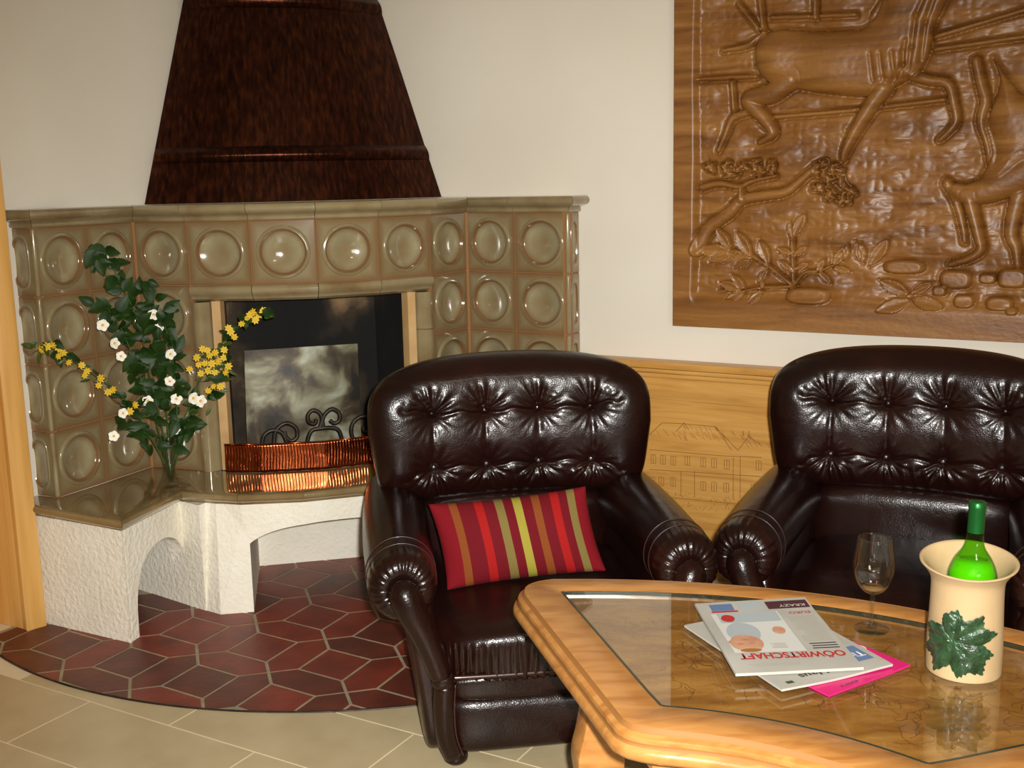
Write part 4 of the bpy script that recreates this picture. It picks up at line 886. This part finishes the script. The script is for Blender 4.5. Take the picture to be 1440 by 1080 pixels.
# frame: split into rings with a moulded edge; inner edge drops to the sunk panel
nO = 160
def angr(poly, n, c=(.47, 0)):
    """sample an outline by angle around c so rings match"""
    P = [np.array(p) for p in poly]; out = []
    for k in range(n):
        a = 2 * pi * k / n; d = np.array([cos(a), sin(a)]); best = None
        for p, q in zip(P, P[1:] + P[:1]):
            e = q - p; den = d[0] * e[1] - d[1] * e[0]
            if abs(den) < 1e-12: continue
            w_ = p - np.array(c); t = (w_[0] * e[1] - w_[1] * e[0]) / den; s = (w_[0] * d[1] - w_[1] * d[0]) / den
            if t > 0 and -1e-6 <= s <= 1 + 1e-6 and (best is None or t > best): best = t
        out.append(np.array(c) + d * best)
    return out
nA = 288
ang_extra = None
gA = angr(GLS, nA); oA = angr(OUT, nA)
def grow(d): return angr([tuple(p) for p in inset([Vector(p) for p in OUT], -d)], nA)
def gshr(d): return angr([tuple(p) for p in inset([Vector(p) for p in GLS], d)], nA)
rings = [(gshr(-.0), TZ - .030), (gA, TZ - .001), (gshr(-.0015), TZ), (grow(-.010), TZ), (grow(-.006), TZ - .001), (grow(-.004), TZ - .007), (grow(.001), TZ - .010), (grow(.006), TZ - .013), (grow(.008), TZ - .019), (grow(.007), TZ - .024), (grow(.009), TZ - .027), (grow(.014), TZ - .030), (grow(.017), TZ - .036), (grow(.017), TZ - .044), (grow(.013), TZ - .050), (grow(.004), TZ - .053), (grow(-.05), TZ - .053)]
autosm(M('frame', *ringstrip(rings), MT['wood_oak'], TAB, recalc=False), 38)
M('edge_groove', *ringstrip([(grow(-.0062), TZ + .0002), (grow(-.0038), TZ - .0062), (grow(-.0008), TZ - .0092)]), MT['line_soft'], TAB, True)
M('edge_groove', *ringstrip([(grow(.0086), TZ - .0205), (grow(.0078), TZ - .0235), (grow(.0098), TZ - .0268)]), MT['line_soft'], TAB, True)
# sunk picture panel under the glass
pan = [tuple(p) for p in gshr(-.004)]
M('inlay_panel', *prism([tuple(tp_(*p)) for p in pan], TZ - .034, TZ - .0155), MT['wood_inlay'], TAB, recalc=True)
cv = []; rs = np.random.RandomState(11)
def inl(a, b, wd=.0012):
    a, b = np.array(a), np.array(b); d = b - a; l = np.hypot(*d) or 1; n_ = np.array([-d[1], d[0]]) / l * wd; z = TZ - .0151
    return [(*tp_(*(a + n_)), z), (*tp_(*(a - n_)), z), (*tp_(*(b - n_)), z), (*tp_(*(b + n_)), z)], [(0, 1, 2, 3)]
for k in range(150):
    a = rs.rand() * 2 - 1; r = .34 + rs.rand() * .34; p = np.array([.05 + r * cos(a * .7), r * sin(a * .7)])
    if p[0] < .3: continue
    d = rs.rand() * 6.28
    for i in range(9):
        q = p + .010 * np.array([cos(d), sin(d)]); d += rs.randn() * .7
        if not (.28 < q[0] < .68 and abs(q[1]) < q[0] * .85 - .03): break
        cv.append(inl(p, q, .0006)); p = q
o = M('carved_lines', *joinm(*cv), MT['line'], TAB); o['kind'] = 'stuff'
# glass pane, flush with the frame
gp_ = [tuple(p) for p in gshr(.0045)]
o = M('glass_pane', *prism([tuple(tp_(*p)) for p in gp_], TZ - .0075, TZ - .0005), MT['pane'], TAB, recalc=True)
gk = [(*tp_(*p), TZ - .004) for p in gshr(.0022)]; 
M('pane_edge', *ringstrip([(gshr(.0045), TZ - .0004), (gshr(.0005), TZ - .0004), (gshr(.0005), TZ - .009), (gshr(.0045), TZ - .009), (gshr(.0045), TZ - .0004)]), MT['pane_edge'], TAB, recalc=True)
# apron and legs
ap = [(grow(-.06), TZ - .053), (grow(-.06), TZ - .105), (grow(-.085), TZ - .105), (grow(-.085), TZ - .053)]
M('apron', *ringstrip(ap), MT['wood_oak'], TAB, recalc=True)
lg = smoothcurve([(.034, FZ), (.036, .05), (.030, .12), (.034, .20), (.044, .27), (.046, .31), (.036, .35), (.028, .40), (.032, .44), (.046, .50)], 4)
def leg(u, v_, rot):
    c = tp_(u, v_); poly = [(a, b) for a, b in lg] + [(-a, b) for a, b in lg[::-1]]; n = len(poly); v = []
    for s in (-.03, .03):
        for a, b in poly: v.append((c.x + a * cos(rot) - s * sin(rot), c.y + a * sin(rot) + s * cos(rot), b))
    f = [tuple(range(n))[::-1], tuple(range(n, 2 * n))] + [(i, (i + 1) % n, n + (i + 1) % n, n + i) for i in range(n)]
    o = M('leg', v, f, MT['wood_oak'], TAB, recalc=True); bev(o, .006, 2)
leg(.455, .425, radians(12)); leg(.455, -.425, radians(110)); leg(.70, .15, radians(61)); leg(.70, -.18, radians(61))
# ------------------------------------------------------------------ papers
def textmesh(name, s, h, mt, bold=0.):
    cu = bpy.data.curves.new(name, 'FONT'); cu.body = s; cu.size = 1; cu.offset = bold; cu.extrude = 0
    o = bpy.data.objects.new(name, cu); C.objects.link(o); bpy.context.view_layer.update()
    me = bpy.data.meshes.new_from_object(o.evaluated_get(bpy.context.evaluated_depsgraph_get())); bpy.data.objects.remove(o)
    a = np.array([v.co[:] for v in me.vertices]); mn, mx = a.min(0), a.max(0); me.materials.clear(); me.materials.append(mt); me.name = name
    return me, mn, mx
class Sheet:
    def __init__(s, name, label, cat, org, ex, ey, w_, h_, z, th, mt, wave, pages=None, group=None):
        s.ex, s.ey, s.w, s.h, s.wave, s.th = Vector(ex).normalized(), None, w_, h_, wave, th
        e = Vector(ey); s.ey = (e - s.ex * e.dot(s.ex)).normalized(); s.o = Vector(org); s.z = z
        s.root = thing(name, label, cat, (*s.o, z), group)
        n, m_ = 24, 32; v = []; f = []
        for k, t in ((0, 0), (1, th)):
            for j in range(m_ + 1):
                for i in range(n + 1): v.append(s.pt(i / n * w_, j / m_ * h_, t - th))
        o = (n + 1) * (m_ + 1)
        for k in (0, 1):
            for j in range(m_):
                for i in range(n): q = k * o + j * (n + 1) + i; f.append((q, q + 1, q + n + 2, q + n + 1))
        bd = [(i, 0) for i in range(n)] + [(n, j) for j in range(m_)] + [(n - i, m_) for i in range(n)] + [(0, m_ - j) for j in range(m_)]
        for (a, b), (c, d) in zip(bd, bd[1:] + bd[:1]): q, r = b * (n + 1) + a, d * (n + 1) + c; f.append((q, o + q, o + r, r))
        M('pages', v, f, mt, s.root, recalc=True)
    def pt(s, x, y, dz=0): p = s.o + s.ex * x + s.ey * y; return (p.x, p.y, s.z + s.th + s.wave(x / s.w, y / s.h) + dz)
    def quad(s, name, x0, y0, x1, y1, mt, dz=.0006, rnd=False, n=10):
        v = []; f = []
        if rnd:
            cx, cy = (x0 + x1) / 2, (y0 + y1) / 2; v = [s.pt(cx, cy, dz)] + [s.pt(cx + (x1 - x0) / 2 * cos(a) * (1 + .08 * sin(2 * a)), cy + (y1 - y0) / 2 * sin(a), dz) for a in np.linspace(0, 2 * pi, 24, endpoint=False)]
            f = [(0, 1 + i, 1 + (i + 1) % 24) for i in range(24)]
        else:
            for j in range(n + 1):
                for i in range(n + 1): v.append(s.pt(x0 + (x1 - x0) * i / n, y0 + (y1 - y0) * j / n, dz))
            for j in range(n):
                for i in range(n): q = j * (n + 1) + i; f.append((q, q + 1, q + n + 2, q + n + 1))
        return M(name, v, f, mt, s.root, recalc=True)
    def text(s, name, t, x0, y0, wd, ht, mt, bold=0., dz=.0009):
        me, mn, mx = textmesh(name, t, 1, mt, bold)
        for vv in me.vertices:
            a, b = (vv.co.x - mn[0]) / (mx[0] - mn[0]), (vv.co.y - mn[1]) / (mx[1] - mn[1]); vv.co = s.pt(x0 + a * wd, y0 + b * ht, dz)
        me.update(); return link(name, me, s.root)
    def lines(s, name, x0, y0, x1, y1, n, mt, dz=.0006, fill=.45):
        q = []
        rs_ = np.random.RandomState(int(x0 * 1e4) + n)
        for i in range(n):
            y = y0 + (y1 - y0) * i / n; e = x1 - (x1 - x0) * .25 * rs_.rand() * (rs_.rand() > .6); hh = (y1 - y0) / n * fill; k = 6; v = []; f = []
            for t in range(k + 1): x = x0 + (e - x0) * t / k; v += [s.pt(x, y, dz), s.pt(x, y + hh, dz)]
            for t in range(k): f.append((2 * t, 2 * t + 2, 2 * t + 3, 2 * t + 1))
            q.append((v, f))
        return M(name, *joinm(*q), mt, s.root, recalc=True)
z_ = TZ + .0002
mg = Sheet('magazine', 'bright pink magazine at the bottom of the paper pile', 'magazine', (.545, 2.045), (-.85, -.53), (.53, -.85), .20, .275, z_, .003, MT['pink'], lambda a, b: .004 * max(0, .25 - a) * max(0, b - .5) * 4)
# reading direction of all three sheets points away from the camera
mg.o = Vector((.674, 1.816)) - mg.ey * .262; mg = None
for ob in [o for o in bpy.data.objects if o.name.startswith('magazine')]:
    for chd in list(ob.children): bpy.data.objects.remove(chd)
    bpy.data.objects.remove(ob)
mgy = Vector((.53, -.85)).normalized(); mgo = Vector((.674, 1.816)) - mgy * .275
mg = Sheet('magazine', 'bright pink magazine at the bottom of the paper pile', 'magazine', mgo, (-.85, -.53), (.53, -.85), .20, .275, z_, .003, MT['pink'], lambda a, b: .004 * max(0, .25 - a) * max(0, b - .5) * 4)
mg.text('cover_title', 'GO', .004, .165, .05, .026, MT['white_ink'], .01); mg.quad('cover_photo', .0, .06, .03, .15, MT['black_ink']); mg.text('cover_line', 'extra', .12, .262, .04, .007, MT['black_ink'])
n2y = Vector((.38, -.925)).normalized(); n2x = Vector((-.925, -.38)).normalized(); n2o = Vector((.641, 1.807)) - n2y * .305
nw2 = Sheet('newspaper', 'folded newspaper with a blue logo lying on the pink magazine', 'newspaper', n2o, n2x, n2y, .228, .305, z_ + .0037, .004, MT['paper'], lambda a, b: .0015 * sin(5 * a + 2 * b) + .0015)
nw2.quad('logo_box', .012, .215, .058, .272, MT['blue_ink']); nw2.text('logo_text', 'Tips', .016, .232, .04, .026, MT['white_ink'], .02)
nw2.quad('photo', .010, .150, .045, .205, MT['grey_ink']); nw2.text('headline', 'Haus', .115, .268, .055, .016, MT['black_ink'], .02); nw2.quad('photo', .192, .283, .206, .292, MT['leaf2'])
nw2.lines('text_column', .06, .16, .1, .26, 12, MT['grey_ink'])
n1o = Vector((.566, 2.098))
nw1 = Sheet('newspaper', 'folded newspaper with a red headline and a baby photo on top of the pile', 'newspaper', n1o, (-.217, -.012), (.008, -.312), .219, .316, z_ + .0107, .005, MT['paper'], lambda a, b: .004 * (a - .5) ** 2 + .006 * max(0, .18 - b) * 4 * (1 - a) + .001 * sin(7 * b + 3 * a))
nw1.text('headline', 'OÖWIRTSCHAFT', .010, .242, .186, .030, MT['red_ink'], .03)
nw1.lines('small_print', .10, .285, .19, .296, 2, MT['grey_ink'])
nw1.quad('photo_ground', .072, .055, .200, .238, MT['white_ink'], .0005); nw1.quad('photo_sky', .075, .055, .190, .10, MT['pale_ink'], .0007); nw1.quad('photo_shirt', .160, .062, .186, .096, MT['red_ink'], .0008, True)
nw1.quad('photo_body', .130, .100, .192, .195, MT['pale_ink'], .0008, True); nw1.quad('photo_head', .138, .158, .198, .236, MT['skin_ink'], .0010, True); nw1.quad('photo_hand', .082, .125, .106, .160, MT['skin_ink'], .0010, True); nw1.quad('photo_hair', .150, .222, .188, .238, MT['line_soft'], .0012, True)
for x, y, u, v_ in ((.152, .196, .011, .003), (.174, .200, .011, .003), (.163, .180, .010, .003)): nw1.quad('photo_feature', x, y, x + u, y + v_, MT['line_soft'], .0013, True)
nw1.quad('photo_ear', .192, .185, .200, .200, MT['skin_ink'], .0011, True); nw1.lines('photo_caption', .100, .20, .128, .225, 4, MT['grey_ink'])
nw1.lines('text_column', .010, .085, .062, .20, 16, MT['grey_ink']); nw1.text('column_title', 'EURO', .012, .062, .040, .012, MT['red_ink'], .01)
nw1.lines('subtitle', .010, .205, .058, .236, 3, MT['black_ink'], fill=.4)
nw1.quad('banner', .004, .012, .085, .046, MT['dark_ink']); nw1.text('banner_text', 'KRAZY', .012, .030, .05, .010, MT['white_ink'], dz=.0012); nw1.quad('advert', .150, .012, .194, .042, MT['blue_ink']); nw1.quad('advert_strip', .145, .043, .196, .050, MT['red_ink']); nw1.quad('advert', .095, .012, .140, .042, MT['pale_ink'])
# ------------------------------------------------------------------ wine glass
def cloth(name, prof, seg, c, mt, parent): return M(name, *lathe(prof, seg, c), mt, parent, True, recalc=True)
GZ = TZ - .0005
WG = thing('wine_glass', 'stemmed wine glass with a little wine left, beside the newspapers', 'wine glass', (.662, 1.986, GZ))
gc = (.662, 1.986, GZ)
bowl_o = smoothcurve([(.0045, .070), (.016, .074), (.028, .088), (.0365, .110), (.0375, .130), (.034, .155), (.0300, .178)], 5)
bowl_i = [(max(r - .0012, 0), z + .0005) for r, z in bowl_o][::-1]
cloth('bowl', [tuple(p) for p in bowl_o] + bowl_i + [(0, .0735)], 40, gc, MT['glass'], WG)
cloth('stem', [(0, .003), (.010, .004), (.005, .010), (.0036, .02), (.0034, .045), (.0042, .065), (.007, .0712), (0, .0712)], 20, gc, MT['glass'], WG)
cloth('base', [(0, .0), (.031, .0), (.0315, .0012), (.028, .002), (.010, .0042), (0, .0045)], 40, gc, MT['glass'], WG)
cloth('wine_remnant', [(0, .0755), (.013, .0765), (.0185, .0800), (.0200, .0825), (0, .0825)], 32, gc, MT['rose'], WG)
# ------------------------------------------------------------------ clay wine cooler
CO = thing('wine_cooler', 'cream clay wine cooler with a green vine leaf, holding the bottle', 'wine cooler', (.762, 1.808, GZ))
cc = (.762, 1.808, GZ)
co_ = smoothcurve([(.0585, 0), (.0605, .004), (.0610, .05), (.0592, .10), (.0582, .145), (.0600, .165), (.0680, .182), (.0745, .192)], 5)
ci = [(r - .0065, z + .001) for r, z in co_][::-1]
def lip(v):
    out = []
    for x, y, z in v:
        h = max(0, (z - GZ - .155) / .037); a = atan2(y - cc[1], x - cc[0]); k = h ** 1.5
        out.append((cc[0] + (x - cc[0]) * (1 + .05 * k * cos(2 * a + 1)), cc[1] + (y - cc[1]) * (1 + .05 * k * cos(2 * a + 1)), z - .011 * k * cos(a + 1.97)))
    return out
v, f = lathe([(0, 0)] + [tuple(p) for p in co_] + [(.0745, .195), (.071, .1955)] + [(r, max(z, .01)) for r, z in ci] + [(0, .011)], 64, cc)
M('body', lip(v), f, MT['clay'], CO, True, recalc=True)
# leaf wrapped on the cooler surface
def leafpoly():
    pts = []; tips = [(0, 1.05), (.30, .80), (.55, .92), (.80, .62), (1.12, .98), (1.40, .74), (1.75, .92), (2.05, .58), (2.4, .80), (2.8, .66), (pi, .42)]
    P = tips + [(2 * pi - a, r) for a, r in tips[-2:0:-1]]
    for a, r in P: pts.append((r * cos(a), r * sin(a)))
    return pts
lp_ = leafpoly(); dense = []
for a, b in zip(lp_, lp_[1:] + lp_[:1]):
    for k in range(5):
        t = k / 5; jag = .035 * ((-1) ** k) * (k > 0); p = np.array(a) * (1 - t) + np.array(b) * t; dense.append(p * (1 + jag))
v = []; f = []; nl = len(dense); nr_ = 8; lc = (atan2(-.93, -.36) - .30, .072); lr = .064; lrot = radians(-50)
for r in range(nr_ + 1):
    for p in dense:
        q = p * r / nr_; x = (q[0] * cos(lrot) - q[1] * sin(lrot)) * lr * 1.12; z = (q[0] * sin(lrot) + q[1] * cos(lrot)) * lr * 1.08
        rad = .0605 + .0035 + .0045 * abs(sin(atan2(p[1], p[0]) * 4)) * (r / nr_) - .003 * (r / nr_) ** 4; a = lc[0] + x / .0605; v.append((cc[0] + rad * cos(a), cc[1] + rad * sin(a), GZ + lc[1] + z))
for r in range(nr_):
    for k in range(nl): k2 = (k + 1) % nl; f.append((r * nl + k, r * nl + k2, (r + 1) * nl + k2, (r + 1) * nl + k))
o = M('vine_leaf', v, f, MT['leafglaze'], CO, False, recalc=True); md = o.modifiers.new('t', 'SOLIDIFY'); md.thickness = .0035; md.offset = 0; autosm(o, 60)
# ------------------------------------------------------------------ bottle, leaning in the cooler
BO = thing('wine_bottle', 'green glass wine bottle standing in the clay cooler', 'bottle', (.768, 1.812, GZ + .0115), world=False)
bp_ = smoothcurve([(.035, .0), (.0405, .006), (.041, .05), (.041, .150), (.0395, .172), (.031, .195), (.0185, .215), (.0142, .235), (.0135, .285), (.0135, .296)], 6)
M('bottle_glass', *lathe([(0, .001)] + [tuple(p) for p in bp_] + [(0, .296)], 48), MT['bottle'], BO, True, recalc=True)
M('wine', *lathe([(0, .004), (.036, .005), (.0385, .02), (.0388, .15), (.0372, .171), (.0300, .190), (0, .1905)], 48), MT['wine'], BO, True, recalc=True)
fo = [(.0140, .244), (.0140, .285), (.0146, .287), (.0146, .293), (.0140, .295), (.0140, .2995), (.012, .301), (0, .301)]
M('foil_capsule', *lathe(fo, 32), MT['foil'], BO, True)
BO.scale = (.97, .97, .94); BO.rotation_euler = (radians(-1), radians(1.5), 0)
# ------------------------------------------------------------------ vase and bouquet
vc = (-1.16, 3.695, BT - .0002)
VA = thing('glass_vase', 'slender clear glass vase standing on the fireplace bench', 'vase', vc)
vo = smoothcurve([(.012, .016), (.010, .022), (.014, .035), (.020, .07), (.028, .12), (.040, .18)], 5); vi = [(r - .0018, z + .001) for r, z in vo][::-1]
cloth('body', [(0, .018)] + [tuple(p) for p in vo] + [tuple(p) for p in vi] + [(0, .026)], 32, vc, MT['vase_glass'], VA)
cloth('base', [(0, .0), (.030, .0), (.031, .002), (.022, .006), (.012, .013), (.013, .018), (0, .019)], 32, vc, MT['vase_glass'], VA)
cloth('water', [(0, .027), (.010, .028), (.017, .07), (.0215, .09), (0, .09)], 24, vc, MT['vase_glass'], VA)
def leafmesh(name, l, w_, mt, fold=.25, curl=.25):
    v = []; f = []; n = 8
    for i in range(n + 1):
        t = i / n; wd = w_ * sin(pi * min(1, t ** .8)) ** .9 * (1 - .25 * t); z = -curl * l * t * t; saw = 1 + (.06 if i % 2 else -.04)
        for s in (-1, -.5, 0, .5, 1): v.append((l * t, s * wd * saw, z + abs(s) * wd * fold))
    for i in range(n):
        for k in range(4): q = i * 5 + k; f.append((q, q + 1, q + 6, q + 5))
    o = M(name, v, f, mt, None, True); md = o.data; bpy.data.objects.remove(o); return md
LM = [leafmesh('leaf', .078, .025, MT['leaf']), leafmesh('leaf', .064, .023, MT['leaf'], .4, .4), leafmesh('leaf', .05, .011, MT['leaf2'], .3, .2), leafmesh('leaf', .088, .030, MT['leaf'], .2, .1)]
def flower(name, n, l, w_, mt):
    q = []
    for k in range(n):
        a = 2 * pi * k / n; v = []; f = []; m_ = 5
        for i in range(m_ + 1):
            t = i / m_; wd = w_ * (sin(pi * (.12 + .82 * t)) ** .7); z = .25 * l * t - .30 * l * t * t
            for s in (-1, 0, 1): x, y = l * (t * .98 + .05), s * wd; v.append((x * cos(a) - y * sin(a), x * sin(a) + y * cos(a), z + abs(s) * wd * .3))
        for i in range(m_):
            for j in range(2): p = i * 3 + j; f.append((p, p + 1, p + 4, p + 3))
        q.append((v, f))
    o = M(name, *joinm(*q), mt, None, True); me = o.data; bpy.data.objects.remove(o); return me
FW, FY = flower('blossom', 5, .0175, .0095, MT['petal']), flower('yellow_blossom', 7, .0125, .0035, MT['petal_y'])
o = M('pollen', *sbox((0, 0, .002), (.0042, .0042, .003), 2, 5), MT['pollen'], None, True); FC = o.data; bpy.data.objects.remove(o)
rb = random.Random(21)
def orient(o, d, rg):
    """leaf axis along d, blade turned roughly to the open side of the niche"""
    x = Vector(d).normalized(); n_ = Vector((rg.uniform(-.5, .8), -1, rg.uniform(-.2, .8))); z = (n_ - x * n_.dot(x)).normalized(); y = z.cross(x)
    o.rotation_euler = Matrix((x, y, z)).transposed().to_euler()
def branch(label, path, dep, nleaf, kinds, size, flowers, fm, cat='flower branch', t0=.25):
    path = [Vector(p) for p in path]; n = len(path); P = []
    for i, p in enumerate(path):
        t = i / (n - 1); P.append(Vector((p.x, p.y + dep * t, p.z)))
    P[0] = Vector((vc[0] + rb.uniform(-.006, .006), vc[1] + rb.uniform(-.006, .006), vc[2] + .04)); Pm = [Vector(p) for p in smoothcurve([tuple(p) for p in P], 6)]
    br = thing(cat.replace(' ', '_'), label, cat, tuple(P[0])); L = len(Pm)
    M('stem', *tube(Pm, [.0026 - .0014 * i / L for i in range(L)], 6), MT['stem'], br, True)
    for k in range(nleaf):
        t = t0 + (1 - t0) * (k + .5) / nleaf; p = Pm[min(int(t * L), L - 1)]; me = LM[rb.choice(kinds)]; lo = link('leaf', me, br)
        a = rb.uniform(0, 2 * pi); d = Vector((cos(a) * .9, rb.uniform(-.9, .3), sin(a) * .6 - .15)).normalized(); lo.location = p + Vector((rb.uniform(-.022, .022), rb.uniform(-.03, .02), rb.uniform(-.02, .02))); orient(lo, d, rb); s = size * rb.uniform(.7, 1.15); lo.scale = (s, s, s)
    for q in flowers:
        q = Vector(q); q.y += dep * .6 - .035; j = min(Pm, key=lambda e: (e - q).length); fo_ = link('blossom' if fm is FW else 'yellow_blossom', fm, br); fo_.location = q
        d = Vector((rb.uniform(-.5, .5), -1, rb.uniform(-.2, .6))); fo_.rotation_euler = d.to_track_quat('Z', 'Y').to_euler(); s = rb.uniform(.85, 1.15) * (1. if fm is FY else 1.05); fo_.scale = (s, s, s)
        ce = link('pollen', FC, fo_); 
        M('flower_stalk', *tube([j, (j + q) / 2 + Vector((0, 0, .006)), q], .0009, 5), MT['stem'], br, True)
W_ = WHITE
def fwd(p):
    """the left twig bends out of the niche, clear of the tiled wing"""
    k = min(1, max(0, (-1.16 - p[0]) / .42)) * .27; s = (p[1] - k) / p[1]; return (p[0] * s, p[1] - k, 1.39 + (p[2] - 1.39) * s)
B_ST[4] = [fwd(p) for p in B_ST[4]]; YEL[0] = [fwd(p) for p in YEL[0]]; B_ST[8] = [fwd(p) for p in B_ST[8]]; W_[7] = fwd(W_[7]); B_ST[2] = [fwd(p) for p in B_ST[2]]; B_ST[0] = [fwd(p) for p in B_ST[0]]
for k_ in (2, 3, 4, 8): W_[k_] = fwd(W_[k_])
branch('tallest leafy green branch rising from the vase', B_ST[0], -.02, 46, (0, 1, 3, 0), .72, [W_[2], W_[3]], FW, 'leafy branch')
branch('leafy branch with two white blossoms near its tip, at the middle of the bouquet', B_ST[1], -.02, 48, (0, 1, 3), .68, [W_[0], W_[1], W_[13]], FW)
branch('leafy branch with white blossoms leaning left in the bouquet', B_ST[2], -.02, 40, (0, 1, 3), .68, [W_[4], W_[8], W_[12]], FW)
branch('leafy branch with white blossoms on the right of the bouquet', B_ST[3], -.05, 44, (0, 1, 3), .64, [W_[5], W_[9], W_[10], W_[11]], FW)
branch('yellow flowering twig arching far to the left', B_ST[4], -.03, 34, (2, 2, 1), .72, YEL[0], FY)
branch('yellow flowering twig reaching up right before the fire opening', B_ST[5], -.05, 24, (2, 2, 1), .72, YEL[2], FY)
branch('bushy yellow flowering twig right of the vase', B_ST[6], -.02, 30, (2, 2, 0), .72, YEL[1], FY)
branch('short twig with one big white blossom just above the vase rim', B_ST[7], -.05, 18, (0, 1), .7, [W_[6]], FW)
branch('short twig with a white blossom hanging low on the left', B_ST[8], -.03, 16, (0, 1), .7, [W_[7]], FW)
